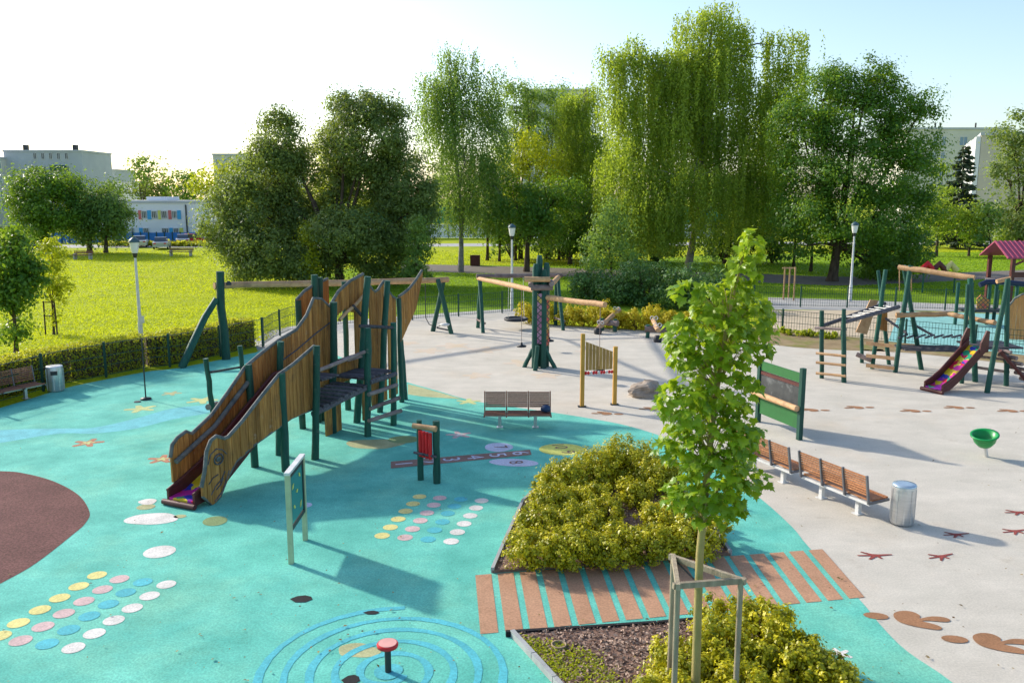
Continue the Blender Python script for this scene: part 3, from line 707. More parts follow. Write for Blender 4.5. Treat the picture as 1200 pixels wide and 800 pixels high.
# ------------------------------------------------------------------ central log swing carousel
tc = P(633, 430)
cs = thing('log_swing_tower', 'cluster of tall green logs with tan swing beams on the grey paving', 'swing', tc)
for (dx, dy, vt, r) in ((-.20, -.16, 309, .14), (.12, -.20, 316, .12), (-.05, .17, 299, .13), (.22, .10, 308, .13)):
    f = tc + Vector((dx, dy, 0)); z = Q(632, vt, f.y).z
    m = MB(); m.tube([f, f + Vector((0, 0, z * .5)), f + Vector((.01, 0, z - .15)), f + Vector((.01, 0, z))], [r, r * .97, r * .93, r * .6], 10, True, .04); m.build('post', M['green'], cs)
for (uf, vf, ut, vt) in ((614, 430, 624, 409), (651, 431, 638, 407), (627, 434, 630, 405)):
    post(uf, vf, ut, vt, .085, M['green'], cs, 'brace')
def diamonds(name, cols):
    m_, nt, out = nt_new(name); bs = nt.nodes.new('ShaderNodeBsdfPrincipled'); bs.inputs['Roughness'].default_value = .6
    co = nt.nodes.new('ShaderNodeTexCoord').outputs['Object']; mp = nt.nodes.new('ShaderNodeMapping')
    mp.inputs['Rotation'].default_value = (0, math.radians(45), 0); mp.inputs['Scale'].default_value = (6, 6, 6); nt.links.new(co, mp.inputs[0])
    vo = nt.nodes.new('ShaderNodeTexVoronoi'); vo.distance = 'CHEBYCHEV'; vo.inputs['Randomness'].default_value = 0.0; vo.inputs['Scale'].default_value = 1.0
    nt.links.new(mp.outputs[0], vo.inputs['Vector'])
    sx_ = nt.nodes.new('ShaderNodeSeparateColor'); nt.links.new(vo.outputs['Color'], sx_.inputs[0])
    col = ramp(nt, sx_.outputs[0], [(i / len(cols), c) for i, c in enumerate(cols)], 'CONSTANT')
    lt = nt.nodes.new('ShaderNodeMath'); lt.operation = 'GREATER_THAN'; lt.inputs[1].default_value = .40; nt.links.new(vo.outputs['Distance'], lt.inputs[0])
    col = mix(nt, lt.outputs[0], col, (.03, .05, .04))
    nt.links.new(col, bs.inputs['Base Color']); nt.links.new(bs.outputs[0], out.inputs[0]); return m_
M['lattice'] = diamonds('painted_lattice', [(.30, .12, .22), (.38, .20, .30), (.5, .36, .08), (.34, .14, .2)])
M['lattice2'] = diamonds('painted_lattice_warm', [(.55, .10, .06), (.55, .36, .05), (.5, .18, .04)])
z0, z1 = Q(630, 403, tc.y - .3).z, Q(630, 344, tc.y - .3).z
m = MB(); m.box((tc.x - .045, tc.y - .25, (z0 + z1) / 2), (.17, .05, z1 - z0)); m.build('painted_board', M['lattice'], cs)
m = MB(); m.box((tc.x + .27, tc.y - .12, (z0 + z1) / 2 - .1), (.13, .05, z1 - z0), .4); m.build('painted_board', M['lattice2'], cs)
zc = Q(632, 333, tc.y).z
for (a, b, dz, r) in (((-.62, -.32), (.35, -.38), .22, .10), ((-.38, -.34), (.45, -.30), -.10, .11), ((.40, -.45), (.40, .45), .05, .10), ((-.38, -.4), (-.36, .4), .0, .10)):
    log_between('collar_log', tc + Vector((a[0], a[1], zc + dz)), tc + Vector((b[0], b[1], zc + dz)), r, M['log' if dz > .1 else 'greylog'], cs, 2, .05)
LA, RAf = P(563, 386.5), P(655, 384)
lt_top, rt_top = Q(563, 326.5, LA.y), Q(653, 325, RAf.y)
log_between('beam', tc + Vector((-.15, .1, 2.95)), lt_top + Vector((-.1, .1, 0)), .105, M['log'], cs, 6, .2)
log_between('beam', tc + Vector((.15, .1, 2.95)), rt_top + Vector((.1, .3, 0)), .12, M['log'], cs, 6, .2)
log_between('beam', lt_top + Vector((-.2, 0, .14)), rt_top + Vector((.25, 0, .10)), .10, M['greylog'], cs, 6, .2)
fe_ = Q(709, 357, 29.3)
log_between('beam', tc + Vector((.15, -.1, 2.72)), fe_, .105, M['log'], cs, 6, .2)
for (uf, vf, ut, vt) in ((560, 384, 563, 327), (566, 390, 562, 327), (651, 381, 652, 326), (660, 387, 654, 326)):
    f = P(uf, vf); log_between('post', f, Q(ut, vt, (LA if uf < 600 else RAf).y), .095, M['green'], cs)
for (c, s_) in ((LA, -1), (RAf, 1)):
    log_between('stay', c + Vector((-.2, .5, .45)), c + Vector((.25, -.5, .4)), .05, M['greylog'], cs)
# the seats that hang from it
nb = lt_top.lerp(rt_top, .46)
nest = thing('basket_swing', 'black round basket swing hanging behind the green log cluster', 'swing seat', Vector((nb.x, nb.y, .4)))
m = MB(); R_ = .53
m.tube([Vector((nb.x + R_ * math.cos(t), nb.y + R_ * math.sin(t), .50)) for t in [k * 2 * math.pi / 24 for k in range(25)]], .075, 8, False); m.build('rim', M['black'], nest)
m = MB(); m.lathe((nb.x, nb.y, .42), [(.05, 0), (.35, .0), (.52, .06), (.52, .09), (.05, .06)], 20); m.build('net', M['black'], nest)
for sx_ in (-1, 1):
    m = MB(); top = nb + Vector((sx_ * .35, 0, .1))
    for sy in (-1, 1): m.tube([top, Vector((nb.x + sx_ * .4, nb.y + sy * .35, .5))], .009, 4)
    m.build('chain', M['steel'], nest)
def disc_swing(x, y, ztop, lab):
    t = thing('disc_swing', lab, 'swing seat', Vector((x, y, .4)), 'disc swings on the log cluster')
    m = MB(); m.lathe((x, y, .42), [(.03, 0), (.2, .0), (.2, .05), (.05, .09), (.04, .18)], 14); m.build('seat', M['black'], t)
    m = MB(); m.tube([(x, y, .5), (x, y, ztop)], .012, 5); m.build('rope', M['greylog'], t)
q_ = (tc + Vector((-.15, .1, 2.95))).lerp(lt_top, .22); disc_swing(q_.x, q_.y, q_.z, 'small black disc swing on a rope just left of the green logs')
q_ = (tc + Vector((.15, .1, 2.95))).lerp(rt_top, .34); disc_swing(q_.x, q_.y, q_.z, 'small black disc swing on a rope just right of the green logs')
q_ = (tc + Vector((.15, -.1, 2.72))).lerp(fe_, .93); disc_swing(q_.x, q_.y, q_.z, 'disc swing on a rope behind the slatted yellow panel')

# ------------------------------------------------------------------ two log seesaws
def seesaw(c, ang, tilt, lab):
    t = thing('seesaw', lab, 'seesaw', c, 'log seesaws in front of the shrubs')
    d = Vector((math.cos(ang), math.sin(ang), 0)); n = Vector((-d.y, d.x, 0)); up = Vector((0, 0, 1))
    log_between('axle_log', c - n * .5 + up * .42, c + n * .5 + up * .42, .15, M['greylog'], t)
    for s in (-1, 1): log_between('post', c + n * s * .36, c + n * s * .36 + up * .62, .10, M['green'], t)
    a = d * math.cos(tilt) + up * math.sin(tilt)
    log_between('beam', c - a * 1.15 + up * .6, c + a * 1.15 + up * .6, .115, M['log'], t, 5, .1)
    for s in (-1, 1):
        p = c + a * s * .85 + up * .78
        for k in (-1, 1):
            m = MB(); q = p + n * k * .1
            m.tube([q + n * (.08 * math.cos(w)) + up * (.08 * math.sin(w)) for w in [j * 2 * math.pi / 12 for j in range(13)]], .018, 5, False); m.build('handle', M['white_metal'], t)
    low = c - a * 1.1 + up * .0
    m = MB(); m.lathe((low.x, low.y, 0.0), [(.17, 0), (.19, .08), (.19, .22), (.14, .3)], 12); m.build('buffer', M['black'], t)
seesaw(P(713, 388), math.radians(55), .30, 'tilted log seesaw beside the end of the tan swing beam')
seesaw(P(768, 396), math.radians(86), .05, 'level log seesaw just left of the young maple crown')

# ------------------------------------------------------------------ play panels and small equipment
yp = thing('slat_panel', 'yellow post panel with slanted brown boards and a row of red beads', 'play panel', P(700, 476))
pa_, pb2 = P(682, 476.5), P(720, 474)
for p, (u, v) in ((pa_, (681.5, 391)), (pb2, (720.5, 406))):
    m = MB(); top = Q(u, v, p.y); m.box((p.x, p.y, top.z / 2), (.12, .12, top.z), .1); m.build('post', M['yellow_wood'], yp)
    m = MB(); m.box((p.x, p.y, .02), (.26, .18, .02)); m.build('foot_plate', M['dark_metal'], yp)
ztl, ztr, zbt = Q(685, 399, pa_.y).z, Q(718, 413, pb2.y).z, Q(700, 434, pa_.y).z
for i in range(8):
    t0, t1 = .085 + i * .104 + .006, .085 + (i + 1) * .104 - .006
    a, b = pa_.lerp(pb2, t0), pa_.lerp(pb2, t1); m = MB(); y_ = Vector((0, .025, 0))
    za, zb = ztl + (ztr - ztl) * t0, ztl + (ztr - ztl) * t1
    m.hexa([a - y_ + Vector((0, 0, zbt)), b - y_ + Vector((0, 0, zbt)), b + y_ + Vector((0, 0, zbt)), a + y_ + Vector((0, 0, zbt)), a - y_ + Vector((0, 0, za)), b - y_ + Vector((0, 0, zb)), b + y_ + Vector((0, 0, zb)), a + y_ + Vector((0, 0, za))])
    m.build('plank', M['ochre_plank'], yp)
m = MB(); zr = zbt - .09; m.tube([pa_ + Vector((0, 0, zr)), pb2 + Vector((0, 0, zr))], .015, 5); m.build('rod', M['steel'], yp)
for i in range(11):
    p = pa_.lerp(pb2, .1 + i * .08); m = MB(); m.lathe((p.x, p.y, zr), [(.01, -.055), (.04, -.03), (.045, 0), (.04, .03), (.01, .055)], 8)
    m.build('bead', M['red_paint' if i % 3 != 2 else 'white_metal'], yp)

# counting frame with red rollers
ab = thing('roller_panel', 'red roller panel on two dark green posts with a pale log on top', 'play panel', P(502, 564))
n1, n2 = P(512, 566), P(493, 562)
post(512, 566, 511, 493, .085, M['green'], ab); post(493, 562, 491, 492, .075, M['green'], ab)
log_between('top_log', Q(484, 498.5, n2.y - .12), Q(511, 502.5, n1.y - .14), .065, M['log'], ab, 2, .05)
log_between('lower_log', Q(485, 530, n2.y - .12), Q(511, 535, n1.y - .14), .03, M['darkwood'], ab, 2, .05)
za, zb = Q(500, 533, n2.y).z, Q(500, 503, n2.y).z
ra_, rb2 = Q(491, 520, n2.y - .05), Q(506, 520, n1.y - .10)
for i in range(4):
    p = ra_.lerp(rb2, (i + .5) / 4); m = MB(); m.lathe((p.x, p.y, za), [(.045, 0), (.046, (zb - za) / 2), (.045, zb - za)], 10); m.build('roller', M['red_paint'], ab)

# mirror maze panel on cream posts
mp_ = thing('game_panel', 'cream framed game panel standing edge-on beside the big slide', 'play panel', P(349, 646))
g1, g2 = P(341.5, 660), P(358, 632.5); gt1, gt2 = Q(334, 556, g1.y), Q(350, 535, g2.y)
gd = (g2 - g1).normalized()
for p, t in ((g1, gt1), (g2, gt2)):
    m = MB(); m.box((p.x, p.y, t.z / 2), (.085, .085, t.z), math.atan2(gd.y, gd.x)); m.build('post', M['cream_metal'], mp_)
m = MB(); m.beam(Vector((g1.x, g1.y, gt1.z + .02)) - gd * .05, Vector((g2.x, g2.y, gt1.z + .02)) + gd * .05, .10, .05); m.build('top_rail', M['white_metal'], mp_)
zb0 = .62
m = MB()
for z in (zb0, gt1.z - .06): m.beam(Vector((g1.x, g1.y, z)) + gd * .05, Vector((g2.x, g2.y, z)) - gd * .05, .06, .07)
for p, s in ((g1, 1), (g2, -1)): m.beam(Vector((p.x, p.y, zb0)) + gd * s * .075, Vector((p.x, p.y, gt1.z - .06)) + gd * s * .075, .055, .06, (gd.y, -gd.x, 0))
m.build('frame', M['dark_metal'], mp_)
gm = (g1 + g2) / 2
m = MB(); m.beam(Vector((g1.x, g1.y, (zb0 + gt1.z) / 2)) + gd * .1, Vector((g2.x, g2.y, (zb0 + gt1.z) / 2)) - gd * .1, .03, gt1.z - zb0 - .12); pn = m.build('pane', glass('teal_pane', (.03, .22, .20), .15), mp_)
gn = Vector((gd.y, -gd.x, 0))
for (t, z, a) in ((.25, 1.35, .5), (.7, 1.42, -.6), (.3, .95, -.4), (.72, .85, .7), (.5, 1.18, .1)):
    c = g1.lerp(g2, t) + gn * .018 + Vector((0, 0, z)); m = MB()
    for off in (gn * 0, ): m.prism([c + gd * (math.cos(a + k) * .07 * q) + Vector((0, 0, math.sin(a + k) * .09 * q)) for k, q in ((0, 1), (1.6, .4), (3.1, 1), (4.7, .4))], gn * .006)
    m.build('marker', M['r_lime'], pn)

# blackboard on posts
bk = thing('chalk_board', 'black chalk board over a green panel between green posts', 'play panel', P(912, 504))
k1, k2 = P(888, 494), P(936.5, 515); kt1, kt2 = Q(885.5, 420, k1.y), Q(935.5, 431.5, k2.y); kd = (k2 - k1).normalized(); kn = Vector((kd.y, -kd.x, 0))
if kn.x > 0: kn = -kn
for p, t in ((k1, kt1), (k2, kt2)):
    m = MB(); m.box((p.x, p.y, t.z / 2), (.125, .125, t.z), math.atan2(kd.y, kd.x)); m.build('post', M['green'], bk)
def kpanel(name, za, zb, th, mat, off=0.0, inset=.08):
    m = MB(); m.beam(Vector((k1.x, k1.y, (za + zb) / 2)) + kd * inset + kn * off, Vector((k2.x, k2.y, (za + zb) / 2)) - kd * inset + kn * off, th, zb - za); return m.build(name, mat, bk)
zz = lambda v: Q(936, v, k2.y).z
M['board_green'] = plain('board_green', (.022, .14, .035), .5)
M['slate'] = surf('chalky_slate', (.035, .04, .042), (.07, .075, .075), 3, rough=.8, bump=.05, stain=(.22, .23, .23), stain_scale=2.5, stain_lo=.54)
kpanel('top_panel', zz(449), zz(438), .05, M['board_green']); kpanel('moulding', zz(454), zz(450), .07, M['chute'])
kpanel('slate', zz(479), zz(455), .05, M['slate']); kpanel('lower_panel', zz(503), zz(484), .05, M['board_green'])
log_between('ledge_log', Vector((k1.x, k1.y, zz(478))) + kn * .14 - kd * .12, Vector((k2.x, k2.y, zz(478))) + kn * .14 + kd * .02, .085, M['log'], bk, 3, .05)

# rock
rk = P(757, 464); m = MB(); n_u, n_v = 18, 9; vs = []; rnd = random.Random(4)
for j in range(n_v + 1):
    ph = math.pi / 2 * j / n_v
    for i in range(n_u):
        th = 2 * math.pi * i / n_u; q = 1 + .16 * math.sin(3 * th + 1.3 * j) * math.cos(ph) + .1 * math.sin(5 * th + 2) + rnd.uniform(-.035, .035)
        vs.append((rk.x + .56 * q * math.cos(th) * math.cos(ph) ** .6 - .08 * math.sin(ph), rk.y + .4 * q * math.sin(th) * math.cos(ph) ** .6, -.03 + .52 * math.sin(ph) ** .8 * (1 + .15 * math.cos(th))))
m.add(vs, [(j * n_u + i, j * n_u + (i + 1) % n_u, (j + 1) * n_u + (i + 1) % n_u, (j + 1) * n_u + i) for j in range(n_v) for i in range(n_u)], False)
M['stone'] = surf('boulder_stone', (.24, .19, .15), (.42, .35, .28), 5, rough=.9, bump=.8, bscale=14, stain=(.12, .10, .085), stain_scale=3, stain_lo=.5)
tag(m.build('boulder', M['stone']), 'brown grey boulder lying on the grey paving left of the maple crown', 'rock')

# green spinning bowl, red stool, thin pole
bw = thing('spinner_bowl', 'bright green bowl spinner on a steel stem on the grey paving', 'spinner', P(1156, 535))
M['bowl'] = plain('bowl_green', (.005, .26, .055), .35)
b0 = P(1156, 535)
m = MB(); m.tube([b0, b0 + Vector((-.06, 0, .28))], .05, 10); m.build('stem', M['steel'], bw)
m = MB(); tl = Matrix.Rotation(math.radians(10), 4, 'X') @ Matrix.Rotation(math.radians(-10), 4, 'Y')
prf = [(.06, 0), (.16, .05), (.25, .17), (.29, .33), (.33, .34), (.33, .37), (.27, .36), (.23, .2), (.14, .1), (.02, .07)]
mm = MB(); mm.lathe((0, 0, 0), prf, 24); mm.v = [tuple((tl @ Vector(v)) + b0 + Vector((-.07, 0, .25))) for v in mm.v]; mm.build('bowl', M['bowl'], bw)
st = thing('spinner_stool', 'small stool with red and white round seat in the blue spiral', 'stool', SC)
m = MB(); m.tube([SC, SC + Vector((0, 0, .38))], .045, 10); m.build('stem', M['dark_metal'], st)
m = MB(); m.lathe((SC.x, SC.y, .37), [(.05, 0), (.145, .015), (.15, .05), (.14, .065)], 22); sea = m.build('seat', M['red_paint'], st)
m = MB(); m.lathe((SC.x, SC.y, .436), [(.125, 0), (.125, .006)], 22, False); m.build('seat_pad', plain('pale_pink_pad', (.70, .34, .30), .6), sea)
sp = thing('stand_on_spinner', 'thin dark standing pole with foot plate on the teal rubber', 'spinner', P(171, 468))
f = P(171, 468); m = MB(); m.tube([f + Vector((0, 0, .04)), Q(166, 398, f.y)], .024, 8); m.build('pole', M['dark_metal'], sp)
m = MB(); m.lathe((f.x, f.y, .01), [(.17, 0), (.17, .04), (.05, .07)], 16); m.build('foot_plate', M['dark_metal'], sp)
m = MB(); g_ = P(161, 471); m.lathe((g_.x, g_.y, .006), [(.11, 0), (.10, .02)], 12); m.build('dark_spot', M['dark_metal'], sp)  # flat dark spot on the rubber, left of the foot plate

# ------------------------------------------------------------------ benches and bins
M['bracket'] = plain('grey_bracket', (.16, .16, .17), .5, .3)
def bench(loc, ang, lab, slat, metal, bays=3, L=1.9, sh=.034, brk='bracket'):
    """faces +y before rotation"""
    t = thing('park_bench', lab, 'bench', loc); t.rotation_euler = (0, 0, ang)
    nb_ = 8; bl_ = L / bays
    for b in range(bays):
        x0 = -L / 2 + b * bl_
        for i in range(nb_):
            z = .565 + i * .055; y = -.25 - .012 * i
            m = MB(); m.box((x0 + bl_ / 2, y, z), (bl_ - .05, .028, sh)); m.build('back_slat', slat, t, local=True)
        for i in range(7):
            m = MB(); m.box((x0 + bl_ / 2, -.17 + i * .075, .43 + (.012 if i in (0, 6) else 0)), (bl_ - .05, .06, .035)); m.build('seat_slat', slat, t, local=True)
    for b in range(bays + 1):
        x = -L / 2 + b * bl_; m = MB()
        m.beam((x, -.25, .38), (x, -.35, .99), .035, .05, (0, 1, 0)); m.beam((x, -.25, .39), (x, .31, .405), .035, .05); m.build('bracket', M[brk], t, local=True)
    m = MB(); m.beam((-L / 2, -.20, .365), (L / 2, -.20, .365), .06, .05); m.beam((-L / 2, .1, .375), (L / 2, .1, .375), .06, .04); m.build('seat_beam', metal, t, local=True)
    for s in (-1, 1):
        m = MB(); m.box((s * L * .27, -.05, .17), (.09, .09, .35)); m.box((s * L * .27, -.05, .01), (.18, .2, .015)); m.build('leg', metal, t, local=True)
    return t
l1, l2 = P(965, 583), P(1007, 601); ang_r = math.atan2(l2.y - l1.y, l2.x - l1.x)
b2 = (l1 + l2) / 2
bench(b2, ang_r, 'orange slatted bench beside the round steel bin, back to the viewer', M['slat'], M['white_metal'])
dR2 = Vector((math.cos(ang_r), math.sin(ang_r), 0))
bench(P(920, 564.5) - dR2 * .52, ang_r, 'orange slatted bench half hidden behind the young maple', M['slat'], M['white_metal'])
bc = P(606.5, 501); t = bench(bc, math.pi, 'weathered brown bench alone at the edge of the teal rubber', M['slat_grey'], M['steel'], 3, 1.88, .042, 'slat_grey')
lb1, lb2 = P(2, 475), P(34, 468)
t = bench((P(-14, 477) + P(36, 466)) / 2, math.atan2((lb1 - lb2).y, (lb1 - lb2).x), 'brown bench in front of the hedge at the left edge', M['slat_grey'], M['steel'], 3, 2.1)
bag_c = bc + Vector((.80, .0, .46))
m = MB(); m.lathe(bag_c, [(.05, 0), (.13, .03), (.15, .1), (.11, .18), (.03, .21)], 14)
tag(m.build('ball', plain('dark_blue_ball', (.015, .04, .10), .6)), 'small dark blue ball lying on the seat of the lone bench', 'ball')
def bin_(c, r, h, lab, lid):
    t = thing('litter_bin', lab, 'bin', c)
    m = MB(); m.lathe(c, [(r * .94, .02), (r, .04), (r, h - .05), (r * .98, h - .03)], 28); m.build('drum', M['steel'], t)
    for k in range(10):
        a = 2 * math.pi * k / 10; m = MB(); m.box((c.x + (r + .004) * math.cos(a), c.y + (r + .004) * math.sin(a), h / 2), (.012, .03, h - .14), a); m.build('rib', M['steel'], t)
    m = MB(); m.lathe((c.x, c.y, h - .03), [(r * 1.02, 0), (r * 1.03, .03), (r * .95, .05), (r * .6, .055)], 28); m.build('lid', lid, t)
    m = MB(); m.lathe((c.x, c.y, 0), [(r * .8, 0), (r * .8, .03)], 20); m.build('base', M['dark_metal'], t)
    return t
bin_(P(1056.5, 613), .225, .82, 'round steel litter bin with bluish lid beside the orange bench', plain('bluish_steel', (.42, .52, .60), .25, .5))
lbn = bin_(P(66, 458), .26, .85, 'round steel litter bin in front of the hedge', M['steel'])
lc = P(66, 458); m = MB(); m.box((lc.x + .1, lc.y - .235, .66), (.2, .06, .13), .35); m.build('slot', M['dark_metal'], lbn)

# ------------------------------------------------------------------ climbing frame on the right
cf = thing('climbing_gym', 'log climbing frame with small patchwork slide on the right', 'climbing frame', P(1100, 445))
def PT(uf, vf, ut, vt, r=.085, dy=0.0, mat='green', name='post'):
    f = P(uf, vf); return log_between(name, f + Vector((0, 0, -.04)), Q(ut, vt, f.y + dy), r, M[mat], cf, 5, .15, .92)
def BM(u0, v0, y0, u1, v1, y1, r=.07, mat='log', name='beam', segs=4, wob=.2):
    return log_between(name, Q(u0, v0, y0), Q(u1, v1, y1), r, M[mat], cf, segs, wob)
Y = lambda u, v: P(u, v).y
# ladder tower on the left
yA, yB = Y(963, 443), Y(989, 448)
PT(963, 443, 963, 364); PT(989, 448, 989, 362)
for v in (415, 426, 438.5): BM(956.5, v - 1.5, yA - .1, 991, v + 2, yB - .1, .05, 'log', 'rung', 2, .1)
BM(955, 384, yA, 992, 386, yB, .045, 'greylog', 'rung', 2, .1)
yC = Y(1042, 427)
BM(963, 382, yA, 1037, 355.5, yC, .075, 'darkwood'); BM(987, 378, yB, 1053, 359.5, Y(1049, 436), .075, 'darkwood')
a0, a1 = Q(963, 381, yA), Q(1037, 355, yC); b0_, b1_ = Q(987, 377, yB), Q(1053, 358.5, Y(1049, 436))
for i in range(7):
    t = .36 + i * .09; m = MB(); m.tube([a0.lerp(a1, t), b0_.lerp(b1_, t)], .022, 6); m.build('monkey_bar', M['white_metal'], cf)
# crossed posts
PT(1022, 432, 1038, 316); PT(1042, 427, 1029, 317, .08, .2); PT(1010, 425, 1010, 391, .075)
p = Q(1004, 391, yC - .3)
m = MB(); q1, q2, q3, q4 = Q(1003, 389, yC - .2), Q(1016, 392, yC - .2), Q(1029, 352, yC), Q(1020, 351, yC)
m.prism([q1, q2, q3, q4], (0, .05, 0)); m.build('ramp_board', M['log'], cf)
m = MB(); m.prism([Q(1026, 386, yC - .1), Q(1040, 388, yC - .1), Q(1040, 366, yC - .1), Q(1029, 368, yC - .1)], (0, .05, 0)); m.build('side_board', M['plank'], cf)
BM(1004, 415, yC - .6, 1021, 422, yC - .9, .09, 'greylog', 'foot_log', 2)
# broad steps
yD = Y(1049, 436)
for v in (403, 417.5, 429): 
    m = MB(); m.beam(Q(1015, v - 1, Y(1022, 432) - .12), Q(1048, v + 2.5, yD - .12), .05, .13); m.build('step', M['log'], cf)
# main A frames and beams
PT(1049, 436, 1067, 311, .09); PT(1080, 433, 1059, 311, .09); yE = Y(1080, 433)
PT(1127, 449, 1134.5, 333, .08); PT(1143, 447, 1137, 326, .10); yF = Y(1143, 447)
PT(1156.5, 460, 1181, 327, .085); PT(1179, 452, 1181, 326, .085); yG = Y(1179, 452)
BM(1053, 313, yD + .3, 1142, 325.5, yF, .095, 'log', 'beam', 6, .5)
BM(1050, 369.5, yD, 1110, 367.5, yD - .3, .10, 'log', 'beam', 4, .3); BM(1110, 367.5, yD - .3, 1166, 378, yF - .6, .09, 'log', 'beam', 4, .3)
BM(1168, 330, yG, 1184, 326, yG, .07, 'log', 'beam', 2)
for (u, y_) in ((1054, yD + .3), (1068, yE)):
    m = MB(); m.tube([Q(u, 314, y_), Q(u, 341, y_)], .018, 5); m.build('rope', M['log'], cf)
# rope bridge rungs and deck
for i in range(8):
    u = 1056 + i * 10.5; m = MB(); m.log(Q(u - 3, 396 - .15 * i, yD - .3), Q(u + 7, 392 + .1 * i, yE + .4), .04, 7, 2, .1); m.build('bridge_rung', M['darkwood'], cf)
BM(1036, 372, yC, 1062, 390, yE, .05, 'darkwood', 'stay'); BM(1070, 380, yE, 1092, 392, yE + .8, .05, 'darkwood', 'stay')
for i in range(7):
    y_ = yD + (yE + .5 - yD) * (i + .5) / 7
    m = MB(); zz_ = Q(1080, 408, yD).z; m.beam((XU(1054, yD, 1) + .05, y_ - .4 + i * .02, zz_), (XU(1128, yD, 1), y_ - .8 + i * .05, zz_), .12, .05); m.build('deck_plank', M['darkwood'], cf)
zt = Q(1155, 403, yF).z
c_ = P(1157, 455)
for i in range(7):
    y_ = yF - .75 + i * .2
    m = MB(); m.beam((XU(1130, yF, zt), y_, zt), (XU(1183, yF, zt), y_, zt), .18, .06); m.build('deck_plank', M['darkwood'], cf)
BM(1143, 417, yF, 1183, 422, yG, .05, 'greylog', 'rung', 2); BM(1143, 430, yF, 1183, 436, yG, .05, 'greylog', 'rung', 2)
# slide
s0 = (P(1076, 455) + P(1111, 464)) / 2; s1 = Q(1146, 396, yF - .75); sdv = Vector((s1.x - s0.x, s1.y - s0.y, 0)); sl = sdv.length; sdv.normalize(); sxv = Vector((sdv.y, -sdv.x, 0))
chute(cf, s0, sdv, sxv, [(0, .16), (.35, .2), (.75, .42), (sl, zt + .05)], .30, .22, M['patch'])
for sg in (-1, 1):
    e = s0 + sdv * (sl + .05) + sxv * sg * .34; m = MB()
    m.prism([e + Vector((0, 0, zt - .1)) - sdv * .45, e + Vector((0, 0, zt - .1)), e + Vector((0, 0, zt + .62)), e + Vector((0, 0, zt + .66)) - sdv * .15, e + Vector((0, 0, zt + .25)) - sdv * .4], sxv * sg * .05)
    m.build('slide_cheek', M['chute'], cf)
# descending stair of half logs on the right
for i in range(7):
    a = Q(1174, 411, yG - .4).lerp(P(1212, 452), i / 6.0)
    m = MB(); m.log(a + Vector((-.1, .35, .0)), a + Vector((.15, -.3, 0)), .07, 8, 2, .05); m.build('stair_log', M['greylog'], cf)
log_between('stringer', Q(1172, 411, yG - .5), P(1211, 455), .07, M['chute'], cf)

# plank screen behind the frame
ps = thing('plank_screen', 'orange brown plank screen with rounded top behind the climbing frame', 'screen', P(1200, 398))
sA, sB = P(1183, 398), P(1262, 402)
stp = prof(sA, sB, [(1183, 358), (1189, 350), (1198, 345), (1212, 343), (1230, 344), (1246, 352), (1255, 362)])
plank_wall(ps, sA, sB, stp, [(stp[0][0], .03), (stp[-1][0], .03)], width=.16, name='panel_trim', mat=M['screen_plank'])

# ------------------------------------------------------------------ far play equipment and the pavilion
pv = thing('pavilion', 'play pavilion with pink red ribbed roof at the right edge', 'pavilion', P(1200, 366))
yP = 50.0
xl, xr = XU(1168, yP, 4), XU(1262, yP, 4); zr0, zr1 = ZV(303, yP - 1.3), ZV(283, yP + .2)
M['pinkroof'] = plain('pink_roof_metal', (.36, .07, .13), .55)
for side, (ya, yb) in (('f', (yP - 1.3, yP + .2)), ('b', (yP + 1.7, yP + .2))):
    m = MB(); m.beam(((xl + xr) / 2, ya, zr0), ((xl + xr) / 2, yb, zr1), xr - xl, .05, (0, 0, 1)); rf_ = m.build('roof', M['pinkroof'], pv)
    for i in range(17):
        x = xl + .06 + i * (xr - xl - .12) / 16; m = MB(); m.beam((x, ya, zr0 + .045), (x, yb, zr1 + .045), .07, .05); m.build('roof_rib', M['pinkroof'], rf_)
for x in (xl + .5, xr - .5):
    for y in (yP - 1.0, yP + 1.4):
        m = MB(); m.box((x, y, zr0 / 2 + .02), (.2, .2, zr0)); m.build('post', M['chute'], pv)
m = MB(); zf = ZV(329, yP - 1); m.beam((xl + .4, yP - 1.1, zf + .35), (xr - .4, yP - 1.1, zf + .35), .06, .30); m.build('rail', M['chute'], pv)
m = MB(); m.box(((xl + xr) / 2, yP + .2, zf - .1), (xr - xl - .7, 2.6, .14)); m.build('floor', M['darkwood'], pv)
m = MB(); m.beam((xl + .6, yP - 1.0, zr0 - .4), (xl + 1.3, yP - 1.0, zr0 - .05), .1, .1); m.build('brace', M['chute'], pv)
# blue toddler frame below it
tf = thing('toddler_frame', 'low blue and green play frame in front of the pink roofed pavilion', 'play frame', P(1168, 384))
yT = 43.5
for u in (1121, 1137, 1158, 1166, 1190):
    p = Vector((XU(u, yT, 1), yT, 0)); m = MB(); z = ZV(331, yT); m.tube([p, p + Vector((0, 0, z))], .09, 8); m.build('post', M['green'], tf)
m = MB(); m.tube([Q(1148, 334, yT), Q(1156, 330.5, yT), Q(1170, 330, yT), Q(1200, 333, yT), Q(1230, 336, yT)], .14, 8); m.build('beam', plain('dark_blue_paint', (.012, .02, .055), .5), tf)
m = MB(); m.box((XU(1150, yT, .8), yT, ZV(363, yT)), (2.1, 1.0, .12)); m.build('deck', M['dark_metal'], tf)
m = MB(); a = Q(1146, 361, yT - .4); m.prism([Q(1145, 362, yT - .4), Q(1158, 362, yT - .4), Q(1160, 352, yT - .4), Q(1150, 345, yT - .4), Q(1145, 350, yT - .4)], (0, .06, 0)); m.build('painted_panel', M['lattice2'], tf)
